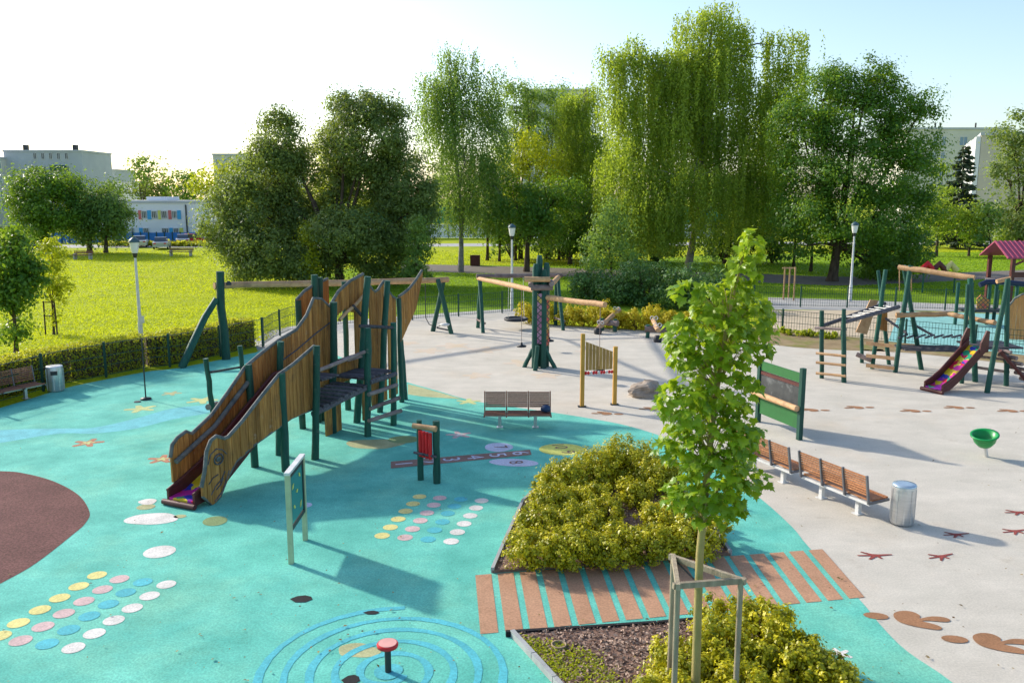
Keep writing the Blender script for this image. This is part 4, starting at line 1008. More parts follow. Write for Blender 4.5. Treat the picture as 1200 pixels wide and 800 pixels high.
# red and orange curved canopy further back
cn = thing('canopy', 'small red and orange canopy showing above the log climbing frame', 'canopy', Vector((XU(1100, 58), 58, 0)))
for i, (u0, u1, mt) in enumerate(((1080, 1094, 'red_paint'), (1094, 1108, 'chute'), (1108, 1121, 'r_yellow'))):
    m = MB(); a, b, c = Q(u0, 316, 58), Q((u0 + u1) / 2, 309, 58), Q(u1, 317, 58); m.tube([a, b, c], .22, 8); m.build('hood', M[mt], cn)
for u in (1082, 1119):
    m = MB(); x = XU(u, 58, 1); m.tube([(x, 58, 0), (x, 58, ZV(317, 58))], .06, 6); m.build('post', M['green_metal'], cn)

# ------------------------------------------------------------------ lamps
def lamp(base, h, lab, low=False):
    t = thing('lamp_post', lab, 'street lamp', base, 'white park lamps')
    x, y, z = base
    m = MB(); m.lathe((x, y, z), [(.10, 0), (.10, 1.0), (.075, 1.08), (.06, h * .6), (.05, h - .95)], 12); m.build('pole', M['white_metal'], t)
    m = MB(); m.lathe((x, y, z + h - .95), [(.05, 0), (.085, .05), (.10, .18), (.12, .22)], 14); m.build('neck', M['dark_metal'], t)
    m = MB(); m.lathe((x, y, z + h - .74), [(.12, 0), (.165, .2), (.20, .46)], 14); m.build('glass', M['lampglass'], t)
    m = MB(); m.lathe((x, y, z + h - .28), [(.23, 0), (.235, .04), (.18, .13), (.09, .2), (.03, .23)], 14); m.build('cap', M['lampcap'], t)
    m = MB(); m.lathe((x, y, z + 1.25), [(.072, 0), (.072, .12)], 12); m.build('sticker', M['r_yellow'], t)
    if low:
        m = MB(); m.box((x + .13, y - .12, z + 1.15), (.22, .05, .3), .3); m.build('notice', M['white_metal'], t)
M['lampglass'] = plain('opal_glass', (.74, .74, .70), .3, var=.03)
M['lampcap'] = plain('lamp_cap', (.05, .10, .12), .45)
lamp(P(166, 404), 4.8, 'white park lamp with dark cap behind the hedge', True)
lamp(P(600, 363), 5.0, 'white park lamp with dark cap behind the log swings')
lamp(P(996, 353), 5.0, 'white park lamp with dark cap in front of the big dark tree')

# ------------------------------------------------------------------ wire fences
def fence(pts, h, lab, step=2.5, bar=.13, name='wire_fence', bw=.008):
    t = thing(name, lab, 'fence', pts[0])
    mesh = MB(); 
    L = [0]
    for a, b in zip(pts[:-1], pts[1:]): L.append(L[-1] + (b - a).length)
    def at(s):
        for i in range(len(pts) - 1):
            if s <= L[i + 1] + 1e-6: return pts[i].lerp(pts[i + 1], (s - L[i]) / max(1e-6, L[i + 1] - L[i]))
        return pts[-1]
    s = 0
    while s < L[-1]:
        p = at(s); w = bw
        mesh.add([(p.x - w, p.y, .05), (p.x + w, p.y, .05), (p.x + w, p.y, h), (p.x - w, p.y, h)], [(0, 1, 2, 3)]); s += bar
    for z in (.1, .45, .8, h - .02):
        for a, b in zip(pts[:-1], pts[1:]): mesh.beam(a + Vector((0, 0, z)), b + Vector((0, 0, z)), .016, .02)
    mesh.build('wire_mesh', M['fence_green'], t, 'stuff')
    k = max(1, int(L[-1] // step))
    for i in range(k + 1):
        p = at(L[-1] * i / k); m = MB(); m.box((p.x, p.y, h / 2 + .03), (.07, .07, h + .06)); m.build('post', M['fence_green'], t)
fence(spline(G((-120, 503), (0, 473), (72, 452.5), (112, 444.5), (175, 432.5), (210, 428.5), (308, 406.5)), 2), 1.25, 'low green wire fence running along the front of the hedge', bar=.26, bw=.005)
fence(spline(G((309, 405), (340, 388), (400, 381), (482, 375), (605, 365.5), (640, 364)), 2), 1.2, 'green wire fence behind the slide tower and log swings')
fence(spline(G((830, 356), (930, 359.5), (1000, 360.5), (1130, 364), (1300, 372)), 2), 1.2, 'far green wire fence along the path on the right')
fence(spline(G((850, 383), (915, 388), (1000, 396), (1050, 401), (1200, 416), (1330, 430)), 2), 1.05, 'near green wire fence between the sandpit and the climbing frame')

# ------------------------------------------------------------------ vegetation helpers
RNG = np.random.default_rng(11)
def unit(a): return a / np.maximum(1e-9, np.linalg.norm(a, axis=1, keepdims=True))
def leaf_mesh(name, pos, tan, nrm, L, Wd, tint, mat, parent, origin, kind=None):
    """one folded diamond per leaf"""
    n = len(pos); t = unit(tan); b = unit(np.cross(nrm, t)); nn = np.cross(t, b)
    L = np.broadcast_to(np.asarray(L, float).reshape(-1, 1), (n, 1)); Wd = np.broadcast_to(np.asarray(Wd, float).reshape(-1, 1), (n, 1))
    v = np.empty((n, 4, 3)); fold = nn * Wd * .18
    v[:, 0] = pos - t * L * .5; v[:, 1] = pos + b * Wd * .5 + fold; v[:, 2] = pos + t * L * .5; v[:, 3] = pos - b * Wd * .5 + fold
    v = v.reshape(-1, 3) - np.array([origin.x, origin.y, origin.z])
    me = bpy.data.meshes.new(name); me.vertices.add(4 * n); me.vertices.foreach_set('co', v.astype(np.float32).ravel())
    me.loops.add(4 * n); me.loops.foreach_set('vertex_index', np.arange(4 * n, dtype=np.int32))
    me.polygons.add(n); me.polygons.foreach_set('loop_start', np.arange(0, 4 * n, 4, dtype=np.int32))
    me.update(calc_edges=True)
    at = me.attributes.new('tint', 'FLOAT', 'POINT'); at.data.foreach_set('value', np.repeat(np.clip(tint, 0, 1), 4).astype(np.float32))
    me.materials.append(mat)
    o = bpy.data.objects.new(name, me); COL.objects.link(o)
    if parent is not None: o.parent = parent
    if kind: o['kind'] = kind
    return o
def clumps_in(lobes, dens, rng, inner=.5):
    """clump centres near the surface of ellipsoid lobes [(centre, radii)]"""
    C, D = [], []
    for c, r in lobes:
        a = 4 * math.pi * (r[0] * r[1] + r[1] * r[2] + r[0] * r[2]) / 3; n = max(5, int(a * dens))
        d = unit(rng.normal(size=(n, 3))); f = inner + (1 - inner) * np.sqrt(rng.random((n, 1)))
        f *= 1 + .12 * rng.normal(size=(n, 1)) + .22 * (rng.random((n, 1)) < .10)
        C.append(np.array(c) + d * f * np.array(r)); D.append(unit(d / np.array(r)))
    return np.concatenate(C), np.concatenate(D)
def foliage(name, lobes, dens, per, cr, leaf, mat, parent, origin, rng, flat=.75, aspect=.55, up=.35, zmin=None, inner=.5, rnd_n=.38, gaps=.55):
    C, D = clumps_in(lobes, dens, rng, inner)
    if zmin is not None: k = C[:, 2] > zmin; C, D = C[k], D[k]
    w_ = 2.2 / max(.2, lobes[0][1][0]) ; g_ = np.sin(C[:, 0] * w_ * 1.7 + 1.3) * np.sin(C[:, 1] * w_ * 1.3 + .4) + np.sin(C[:, 2] * w_ * 2.1 + C[:, 0] * w_ * .6)
    if gaps: k = g_ > -1.35 + gaps; C, D = C[k], D[k]
    n = len(C); sz = cr * (.6 + .8 * rng.random((n, 1, 1)))
    off = rng.normal(size=(n, per, 3)) * sz * np.array([1, 1, flat])
    pos = (C[:, None, :] + off).reshape(-1, 3)
    out = unit((off + D[:, None, :] * sz * .8).reshape(-1, 3)) + np.array([0, 0, up]) + rng.normal(size=(n * per, 3)) * rnd_n
    tan = rng.normal(size=(n * per, 3)) + np.array([0, 0, -.3])
    nrm = unit(out); tan = unit(tan - nrm * np.sum(tan * nrm, axis=1, keepdims=True))
    tint = (rng.random((n, 1)) * .68 + rng.random((n, per)) * .32).ravel()
    L = leaf * (.65 + .7 * rng.random(n * per))
    return leaf_mesh(name, pos, tan, nrm, L, L * aspect, tint, mat, parent, origin), C
def lobes_px(specs, y):
    out = []
    for sp_ in specs:
        u, v, ru, rv = sp_[:4]; dy = sp_[4] if len(sp_) > 4 else 0.0
        c = Q(u, v, y + dy); k = dep(y + dy, c.z) / FOC
        out.append(((c.x, c.y, c.z), (ru * k, (ru * k + rv * k) / 2 * .95, rv * k)))
    return out
def limbs_mesh(base, fork, lobes, C, r0, mat, parent, rng, nb=26):
    m = MB(); top = Vector(fork)
    for c, r in lobes:
        c = Vector(c); mid = top.lerp(c, .5) + Vector((random.uniform(-.3, .3), random.uniform(-.3, .3), -.12 * (c - top).length * .3))
        m.tube([top - Vector((0, 0, r0 * 1.5)), mid, c], [r0 * .5, r0 * .3, r0 * .12], 6, False)
    lc = np.array([c for c, r in lobes])
    for i in rng.choice(len(C), min(nb, len(C)), replace=False):
        p = Vector(C[i]); j = np.argmin(np.sum((lc - C[i]) ** 2, axis=1)); c = Vector(lobes[j][0]); s = top.lerp(c, .65)
        m.tube([s, s.lerp(p, .5) + Vector((0, 0, .1)), p], [r0 * .16, r0 * .09, r0 * .03], 5, False)
    return m.build('limbs', mat, parent)
def trunk_mesh(base, fork, r0, mat, parent, bend=.1):
    m = MB(); b, f = Vector(base), Vector(fork); h = (f - b).length; pts = []; rs = []
    for i in range(7):
        t = i / 6; pts.append(b.lerp(f, t) + Vector((math.sin(t * 3.1) * bend * h * .12, math.sin(t * 2.2 + 1) * bend * h * .06 * t, 0)))
        rs.append(r0 * (1.35 if i == 0 else 1.08 - .45 * t))
    pts[0].z -= .1; m.tube(pts, rs, 10, True, .05); return m.build('trunk', mat, parent)
def tree(name, label, ub, vb, lobespec, leafmat_, dens=.55, per=45, cr=.55, leaf=.24, r0=.28, fork=.3, group=None, bark='bark', seed=1, y=None, flat=.75, zmin=None, aspect=.55, inner=.5, dz=0.0, gaps=.5):
    rng = np.random.default_rng(seed); random.seed(seed)
    if y is None: base = P(ub, vb)
    else: base = Vector((XU(ub, y), y, 0))
    t = thing(name, label, 'tree', base + Vector((0, 0, dz)), group)
    lobes = lobes_px(lobespec, base.y)
    top = max(c[2] + r[2] for c, r in lobes); mx = sum(c[0] for c, r in lobes) / len(lobes)
    fk = Vector((base.x + (mx - base.x) * fork * .6, base.y, top * fork))
    trunk_mesh(base, fk, r0, M[bark], t)
    cr_ob, C = foliage('crown', lobes, dens, per, cr, leaf, M[leafmat_], t, base + Vector((0, 0, dz)), rng, flat, aspect, zmin=zmin, inner=inner, gaps=gaps)
    limbs_mesh(base, fk, lobes, C, r0, M[bark], t, rng)
    return t
def weeping(name, label, ub, vb, lobespec, leafmat_, n_strand, leaf, r0, seed, slen=(1.0, 4.0), group=None, y=None, zfloor=1.5, bark='birch_bark', step=.125, bunch=13, spread=.55):
    """birch with hanging strands below arching twigs"""
    rng = np.random.default_rng(seed); random.seed(seed)
    base = P(ub, vb) if y is None else Vector((XU(ub, y), y, 0))
    t = thing(name, label, 'tree', base, group)
    lobes = lobes_px(lobespec, base.y)
    area = np.array([r[0] * r[2] for c, r in lobes]); pick = rng.choice(len(lobes), n_strand, p=area / area.sum())
    lc = np.array([c for c, r in lobes])[pick]; lr = np.array([r for c, r in lobes])[pick]
    d = unit(rng.normal(size=(n_strand, 3))); d[:, 2] = np.where(rng.random(n_strand) < .75, np.abs(d[:, 2]), d[:, 2])
    nb_ = max(8, n_strand // bunch); bw = area ** .75; bp = rng.choice(len(lobes), nb_, p=bw / bw.sum()); bd = unit(rng.normal(size=(nb_, 3))); bd[:, 2] = np.where(rng.random(nb_) < .8, np.abs(bd[:, 2]), bd[:, 2])
    BC = np.array([c for c, r in lobes])[bp] + bd * np.array([r for c, r in lobes])[bp] * (.3 + .7 * np.sqrt(rng.random((nb_, 1))))
    which = rng.integers(0, nb_, n_strand); d = unit(bd[which] + rng.normal(size=(n_strand, 3)) * .4); lc = np.array([c for c, r in lobes])[bp][which]
    S = BC[which] + rng.normal(size=(n_strand, 3)) * np.array([1, 1, .6]) * spread
    ln = slen[0] + (slen[1] - slen[0]) * rng.random(n_strand) ** 1.4; ln = np.minimum(ln, np.maximum(.3, S[:, 2] - zfloor))
    k = int(slen[1] / step); s = (np.arange(k) * step)[None, :] + rng.uniform(-.06, .06, (n_strand, k)); keep = s < ln[:, None]
    outd = d[:, None, :2] * (1 - np.exp(-s[..., None] * 1.2)) * .35
    pos = np.empty((n_strand, k, 3)); pos[..., :2] = S[:, None, :2] + outd + rng.normal(size=(n_strand, k, 2)) * .09
    pos[..., 2] = S[:, None, 2] - s + rng.normal(size=(n_strand, k)) * .05
    st = (.72 * rng.random(nb_)[which] + .1 * rng.random(n_strand))[:, None] + rng.random((n_strand, k)) * .18
    pos = pos[keep]; tint = st[keep]; n = len(pos)
    nrm = unit(rng.normal(size=(n, 3)) * np.array([1, 1, .5])); tan = rng.normal(size=(n, 3)) * .6 + np.array([0, 0, -1.0])
    L = leaf * (.7 + .6 * rng.random(n))
    leaf_mesh('crown', pos, tan, nrm, L, L * .55, tint, M[leafmat_], t, base)
    hi = max(lobes, key=lambda q: q[0][2]); top = Vector(hi[0])
    m = MB(); pts = []; rs = []
    for i in range(9):
        q = i / 8; pts.append(Vector((base.x + (top.x - base.x) * q + .25 * math.sin(q * 5), base.y + (top.y - base.y) * q, top.z * q - (.1 if i == 0 else 0)))); rs.append(r0 * (1.3 if i == 0 else 1.05 - .9 * q))
    m.tube(pts, rs, 9, True, .05); m.build('trunk', M[bark], t)
    m = MB()
    for c, r in lobes:
        c = Vector(c); q = min(.85, max(.2, (c.z - r[2] * .9) / top.z)); s0_ = Vector((base.x + (top.x - base.x) * q + .25 * math.sin(q * 5), base.y, top.z * q))
        m.tube([s0_, s0_.lerp(c, .55) + Vector((0, 0, .5)), c - Vector((0, 0, r[2] * .3))], [r0 * .4, r0 * .22, r0 * .05], 6, False)
    tw = rng.choice(n_strand, min(60, n_strand), replace=False)
    for i in tw:
        c = Vector(lc[i]); p = Vector(S[i]); m.tube([c, c.lerp(p, .6) + Vector((0, 0, .3)), p], [.05, .03, .01], 4, False)
    m.build('limbs', M[bark], t)
    return t
def conifer(name, label, base, h, r, leafmat_, seed, leaf=.28, tiers=16, group=None, per=60, cat='tree'):
    rng = np.random.default_rng(seed); t = thing(name, label, cat, base, group)
    m = MB(); m.tube([base - Vector((0, 0, .1)), base + Vector((0, 0, h * .5)), base + Vector((0, 0, h))], [h * .022, h * .014, .02], 8); m.build('trunk', M['bark'], t)
    PO, TA = [], []; m = MB()
    for i in range(tiers):
        q = i / tiers
        for k in range(9):
            z = h * (.08 + .9 * q + rng.uniform(-.45, .45) / tiers); rr = r * (1 - q) ** .8 * rng.uniform(.65, 1.2) + .1; a = rng.uniform(0, 6.28); d = np.array([math.cos(a), math.sin(a), 0]); n = max(8, int(per * (1 - q) + 8)); s = np.sqrt(rng.random(n))
            p = np.array(base)[None] + d[None] * (s * rr)[:, None]; p[:, 2] += z - .28 * rr * s + .12 * rr * s ** 3
            side = np.array([-d[1], d[0], 0]); p += side[None] * (rng.normal(size=n) * rr * .13 * (1 - s * .5))[:, None]; p[:, 2] += rng.normal(size=n) * .06
            PO.append(p); TA.append(np.tile(d + np.array([0, 0, -.3]), (n, 1)) + rng.normal(size=(n, 3)) * .5)
            m.tube([Vector((base.x, base.y, base.z + z)), Vector((base.x + d[0] * rr * .8, base.y + d[1] * rr * .8, base.z + z - .2 * rr))], [.04, .015], 4, False)
    pos = np.concatenate(PO); tan = np.concatenate(TA); n = len(pos); nrm = unit(rng.normal(size=(n, 3)) + np.array([0, 0, 1.2])); L = leaf * (.7 + .6 * rng.random(n))
    leaf_mesh('crown', pos, tan, nrm, L, L * .45, rng.random(n), M[leafmat_], t, base); m.build('limbs', M['bark'], t)
    return t
def shrub(name, label, base, rx, ry, h, mat, leaf, n, seed, group, sub=7, cat='shrub', crisp=.8, ball=.105, gaps=.3, dome=False):
    rng = np.random.default_rng(seed); t = thing(name, label, cat, base, group); lobes = []
    if dome:
        lobes.append(((base.x, base.y, base.z + h * .42), (rx * .86, ry * .86, h * .5))); sub -= 1
    for i in range(sub):
        a = 2 * math.pi * i / sub + rng.uniform(-.3, .3); q = rng.uniform(.45, .68) if (i or dome) else 0
        if dome:
            k_ = rng.uniform(.26, .42); lobes.append(((base.x + rx * q * .9 * math.cos(a), base.y + ry * q * .9 * math.sin(a), base.z + h * rng.uniform(.38, .68)), (rx * k_, ry * k_, h * rng.uniform(.24, .34)))); continue
        lobes.append(((base.x + rx * q * math.cos(a), base.y + ry * q * math.sin(a), base.z + h * rng.uniform(.42, .6)), (rx * rng.uniform(.36, .52), ry * rng.uniform(.36, .52), h * rng.uniform(.34, .52))))
    tot = sum(4 * math.pi * r[0] * r[2] for c, r in lobes); per = 34
    foliage('foliage', lobes, n / per / tot, per, min(rx, ry) * ball, leaf, M[mat], t, base, rng, .9, .62, .35, zmin=base.z + .04, inner=crisp, rnd_n=.3, gaps=gaps)
    m = MB()
    for c, r in lobes: m.tube([base - Vector((0, 0, .05)), Vector((base.x, base.y, base.z + h * .15)).lerp(Vector(c), .4), Vector(c) + Vector((0, 0, r[2] * .6))], [.022 * h + .008, .014 * h + .006, .005], 5, False)
    m.build('stems', M['bark'], t)
    return t

# ------------------------------------------------------------------ hedge along the fence
hp = spline(G((-120, 497), (0, 468), (72, 449), (112, 441.5), (175, 430), (210, 426), (304, 405)), 3)
hd = thing('hedge', 'long clipped green hedge behind the wire fence on the left', 'hedge', hp[8])
rng = np.random.default_rng(21); PO = []; NR = []
for a, b in zip(hp[:-1], hp[1:]):
    d = (b - a); L_ = d.length; d.normalize(); n_ = Vector((-d.y, d.x, 0)); cnt = int(L_ * 1050)
    s = rng.random(cnt) * L_; f = rng.random(cnt); side = rng.random(cnt)
    top = side > .62; back = (side < .1)
    depth = np.where(top, rng.random(cnt) * .75, np.where(back, .75, 0)) + rng.normal(size=cnt) * .045 + .14
    hz = np.where(top, 1.2 + rng.normal(size=cnt) * .045, 1.22 * rng.random(cnt))
    hz = hz + .05 * np.sin(s * 4 + a.x)
    p = np.stack([a.x + d.x * s + n_.x * depth, a.y + d.y * s + n_.y * depth, hz], 1)
    nr = np.where(top[:, None], np.array([0, 0, 1.0]), np.array([-n_.x, -n_.y, .3])) + rng.normal(size=(cnt, 3)) * .6
    PO.append(p); NR.append(nr)
PO = np.concatenate(PO); NR = unit(np.concatenate(NR)); n = len(PO); L_ = .085 * (.7 + .6 * rng.random(n))
leaf_mesh('foliage', PO, rng.normal(size=(n, 3)) + np.array([0, 0, .8]), NR, L_, L_ * .6, rng.random(n), M['hedge'], hd, ORG[hd.name])
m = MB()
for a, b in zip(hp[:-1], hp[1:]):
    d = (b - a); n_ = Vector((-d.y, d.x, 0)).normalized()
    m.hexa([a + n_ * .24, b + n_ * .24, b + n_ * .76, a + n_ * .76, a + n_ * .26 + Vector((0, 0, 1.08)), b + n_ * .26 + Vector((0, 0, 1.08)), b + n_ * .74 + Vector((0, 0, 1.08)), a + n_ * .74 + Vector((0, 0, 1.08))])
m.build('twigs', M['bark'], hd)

# ------------------------------------------------------------------ grass on the lawn
def in_poly(px, py, poly):
    c = np.zeros(len(px), bool); n = len(poly)
    for i in range(n):
        a, b = poly[i], poly[(i + 1) % n]
        q = ((a.y > py) != (b.y > py)) & (px < (b.x - a.x) * (py - a.y) / (b.y - a.y + 1e-12) + a.x); c ^= q
    return c
rng = np.random.default_rng(5)
def grass_field(n, poly_test, ymin, ymax, size, seed):
    rng = np.random.default_rng(seed); y = ymin * (ymax / ymin) ** rng.random(n); u = rng.uniform(-120, 1320, n)
    d = y * CP + CAM_H * SP; x = (u - 600) / FOC * d; k = poly_test(x, y, u); return x[k], y[k]
hx_ = np.array([p.x for p in hp]); hy_ = np.array([p.y for p in hp])
def lawn_ok(x, y, u):
    left = (x < hx_[-1] - .2) & (y > np.interp(x, hx_, hy_) + .8)
    mid = (x >= hx_[-1] - .2) & (y > np.where(u < 620, 52, 57))
    return left | mid
gx, gy = grass_field(260000, lawn_ok, 20, 104, 0, 3)
k = ~(in_poly(gx, gy, PATHP) | in_poly(gx, gy, PATHF)); gx, gy = gx[k], gy[k]
n = len(gx); a = rng.uniform(0, 6.28, n); h = (.016 + .022 * rng.random(n)) * (1 + gy / 70)
patch = np.clip(.5 + .34 * np.sin(gx * .31 + 1.7 * np.sin(gy * .21)) * np.sin(gy * .47 + 1.4 * np.sin(gx * .23)) + .22 * np.sin(gx * 1.1 + 2 * np.sin(gy * .9)) * np.sin(gy * 1.3 + np.sin(gx * .7)), 0, 1); h *= .6 + .8 * patch
pos = np.stack([gx, gy, h * .5 - .03], 1); tan = np.stack([rng.normal(size=n) * .35, rng.normal(size=n) * .35, np.ones(n)], 1)
nr = np.stack([np.cos(a), np.sin(a), np.zeros(n)], 1)
gt = np.clip(.1 + .75 * patch + .25 * rng.random(n) - .1, 0, 1); gw = .05 + gy * .0012
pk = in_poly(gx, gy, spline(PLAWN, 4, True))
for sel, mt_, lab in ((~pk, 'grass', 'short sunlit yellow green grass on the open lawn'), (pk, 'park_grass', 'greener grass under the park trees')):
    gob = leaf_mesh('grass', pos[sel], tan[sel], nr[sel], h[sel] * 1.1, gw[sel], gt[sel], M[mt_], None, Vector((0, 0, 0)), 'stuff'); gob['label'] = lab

# bark mulch in the beds, with weeds in the corner of the front bed
def mulch(poly, z, n, seed, par):
    rng = np.random.default_rng(seed); xs = [p.x for p in poly]; ys = [p.y for p in poly]
    x = rng.uniform(min(xs), max(xs), n); y = rng.uniform(min(ys), max(ys), n); k = in_poly(x, y, poly); x, y = x[k], y[k]; n = len(x)
    pos = np.stack([x, y, z + .012 + .012 * rng.random(n)], 1); L = .035 + .05 * rng.random(n)
    leaf_mesh('bark_mulch', pos, rng.normal(size=(n, 3)) * np.array([1, 1, .25]), unit(rng.normal(size=(n, 3)) * .5 + np.array([0, 0, 1])), L, L * .5, rng.random(n), M['mulchchip'], par, Vector((0, 0, 0)), 'stuff')
M['mulchchip'] = leafmat('bark_mulch_chip', (.15, .085, .06), (.56, .40, .30), None, .02, .8)
mulch(bed2, .06, 16000, 8, bed2s); mulch(bed1, .055, 7000, 9, bed1s)
wx = rng.uniform(0, 1, 1300); wv = rng.uniform(0, 1, 1300) ** 1.5
A_, B_, C_ = P(612, 752), P(655, 800), P(700, 800)
pw = np.array([[*(A_.lerp(B_, a) + (P(690, 765) - A_) * b)] for a, b in zip(wx, wv)])
pw += rng.normal(size=pw.shape) * .06; pw = pw[in_poly(pw[:, 0], pw[:, 1], bed2)]; pw[:, 2] = .085; n = len(pw)
leaf_mesh('weeds', pw, rng.normal(size=(n, 3)) * np.array([1, 1, .3]) + np.array([0, 0, .6]), unit(rng.normal(size=(n, 3)) * .6 + np.array([0, 0, 1])), .05, .028, rng.random(n), M['lime'], bed2s, Vector((0, 0, 0)), 'stuff')
pc = P(655, 757.5, .06)
m = MB(); m.lathe(pc, [(.105, 0), (.115, .05), (.095, .05), (.09, .005)], 18); tag(m.build('watering_pipe', plain('pipe_end', (.30, .22, .13), .8)), 'short drain pipe end sunk in the bark mulch beside the striped walkway', 'pipe')

# ------------------------------------------------------------------ golden box shrubs in the beds
SH1 = [(622, 662, .50, .62, 'at the left corner of the bed by the walkway'), (668, 661, .55, .66, 'second from the left along the walkway'), (716, 658, .55, .66, 'third from the left along the walkway'), (762, 655, .5, .62, 'fourth from the left along the walkway'),
       (808, 650, .52, .62, 'behind the maple trunk beside the walkway'), (836, 636, .36, .55, 'at the right corner of the bed by the walkway'),
       (632, 632, .52, .66, 'in the second row on the left side'), (676, 630, .55, .7, 'in the middle of the second row'), (706, 616, .45, .62, 'left of the bare mulch gap'),
       (648, 605, .55, .72, 'on the left edge half way up the bed'), (690, 598, .5, .66, 'centre of the bed'), (775, 622, .5, .6, 'right of the bare mulch gap'), (803, 612, .4, .55, 'on the right edge under the maple crown'),
       (664, 580, .62, .85, 'at the upper left end of the bed'), (700, 572, .66, .95, 'at the top of the bed, upper middle'), (738, 566, .70, 1.05, 'tallest one at the far end of the bed'), (771, 578, .6, .85, 'at the upper right of the bed'), (742, 593, .45, .6, 'just above the bare mulch gap'), (640, 588, .36, .7, 'stray one sticking out at the upper left')]
for i, (u, v, r, h, where) in enumerate(SH1):
    shrub('box_shrub', 'golden green box shrub ' + where, P(u, v, .05), r * .96, r * .96, h * 1.0, 'box', .054, int(6000 * (r / .5) ** 2), 100 + i, 'box shrubs in the rear planting bed', 7, crisp=.9, ball=.085, gaps=.2, dome=True)
SH2 = [(800, 800, .55, .66, 'left of the maple trunk in the front bed'), (850, 790, .55, .75, 'right behind the maple trunk in the front bed'), (890, 765, .55, .8, 'beside the right stake in the front bed'), (845, 755, .45, .7, 'behind the maple stakes next to the walkway'),
       (925, 800, .55, .75, 'lower right in the front bed'), (968, 815, .45, .6, 'at the right edge of the front bed'), (870, 840, .5, .7, 'at the bottom edge right of the trunk'), (780, 850, .5, .65, 'at the bottom edge left of the trunk'), (1000, 850, .45, .55, 'at the bottom right corner of the front bed')]
for i, (u, v, r, h, where) in enumerate(SH2):
    shrub('box_shrub', 'golden green box shrub ' + where, P(u, v, .06), r * .96, r * .96, h * 1.0, 'box', .054, int(6000 * (r / .5) ** 2), 140 + i, 'box shrubs in the front planting bed', 7, crisp=.9, ball=.085, gaps=.2, dome=True)

# ------------------------------------------------------------------ young maple with stakes
mb = P(814, 846, .06)
mt = thing('maple_tree', 'young staked maple with big bright green leaves in the front bed', 'tree', mb)
tp = [mb - Vector((0, 0, .1)), Q(817, 740, mb.y), Q(820, 650, mb.y), Q(828, 560, mb.y + .02), Q(838, 470, mb.y + .03), Q(852, 380, mb.y), Q(868, 310, mb.y), Q(878, 275, mb.y)]
m = MB(); m.tube(tp, [.06, .052, .048, .04, .03, .02, .012, .006], 10, True, .04); m.build('trunk', M['young_bark'], mt)
mlobes = lobes_px([(879, 288, 14, 20), (868, 318, 22, 20), (850, 350, 42, 26, .1), (812, 340, 26, 14, -.2), (835, 395, 55, 42), (880, 385, 34, 42, .2), (800, 400, 22, 32, -.1), (838, 450, 52, 40, .1), (800, 470, 34, 30, -.2), (835, 505, 52, 40), (795, 520, 28, 26, .2), (870, 510, 26, 28, -.2), (840, 560, 46, 38), (875, 560, 24, 26, .2), (800, 580, 26, 22, -.1), (838, 597, 40, 18)], mb.y)
rng = np.random.default_rng(77); C, D = [], []
for c, r in mlobes:
    n = max(8, int(4 * math.pi * r[0] * r[2] * 105)); d = unit(rng.normal(size=(n, 3))); f = .3 + .7 * np.sqrt(rng.random((n, 1)))
    C.append(np.array(c) + d * f * np.array(r)); D.append(d)
C = np.concatenate(C); D = np.concatenate(D); NL = len(C)
half = [(.16, -.04), (.42, -.10), (.37, .08), (.60, .34), (.40, .34), (.43, .46), (.22, .52), (.27, .72), (.12, .70)]
outline = [(0, 0)] + half + [(0, 1.0)] + [(-x, y) for x, y in reversed(half)]
def leaf_shape(bend, fold):
    vs = [(0, .36, .02)] + [(x, y, -bend * ((y - .2) ** 2 + .4 * x * x) + fold * abs(x)) for x, y in outline]
    k = len(outline); return np.array(vs), [(0, 1 + i, 1 + (i + 1) % k) for i in range(k)]
shapes = [leaf_shape(.35, .12), leaf_shape(.55, -.05), leaf_shape(.2, .22)]
# leaf frames: blade hangs outward and down, upper face turned up and out
hor = D * np.array([1, 1, .15]); hor = unit(hor + rng.normal(size=D.shape) * .35)
ydir = unit(hor * .8 + np.array([0, 0, -.6]) + rng.normal(size=D.shape) * .42)
zdir = np.array([0, 0, 1.0]) + hor * .45 + rng.normal(size=D.shape) * .4
xdir = unit(np.cross(ydir, zdir)); zdir = np.cross(xdir, ydir)
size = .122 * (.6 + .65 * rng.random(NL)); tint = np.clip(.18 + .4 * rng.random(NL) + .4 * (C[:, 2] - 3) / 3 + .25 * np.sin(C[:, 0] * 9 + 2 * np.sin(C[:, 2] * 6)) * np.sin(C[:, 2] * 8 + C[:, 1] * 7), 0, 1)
org = np.array(ORG[mt.name])
front = np.argsort(C[:, 1] - .5 * size * 10)[:300]; isf = np.zeros(NL, bool); isf[front] = True
V, Fc, T = [], [], []; base_i = 0
for i in np.where(~isf)[0]:
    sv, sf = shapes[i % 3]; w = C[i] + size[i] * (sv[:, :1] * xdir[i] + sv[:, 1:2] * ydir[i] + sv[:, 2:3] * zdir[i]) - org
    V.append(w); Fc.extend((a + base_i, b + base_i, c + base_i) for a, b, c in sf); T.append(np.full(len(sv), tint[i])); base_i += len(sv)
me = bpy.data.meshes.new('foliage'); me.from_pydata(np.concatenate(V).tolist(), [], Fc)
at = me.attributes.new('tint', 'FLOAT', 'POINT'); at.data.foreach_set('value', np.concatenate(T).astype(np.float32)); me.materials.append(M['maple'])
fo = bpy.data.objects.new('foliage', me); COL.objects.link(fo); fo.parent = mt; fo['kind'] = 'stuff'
lm = []
for j in range(3):
    for q in range(3):
        me = bpy.data.meshes.new('leaf'); me.from_pydata(shapes[j][0].tolist(), [], shapes[j][1])
        at = me.attributes.new('tint', 'FLOAT', 'POINT'); at.data.foreach_set('value', np.full(len(shapes[j][0]), .3 + .3 * q, np.float32)); me.materials.append(M['maple']); lm.append(me)
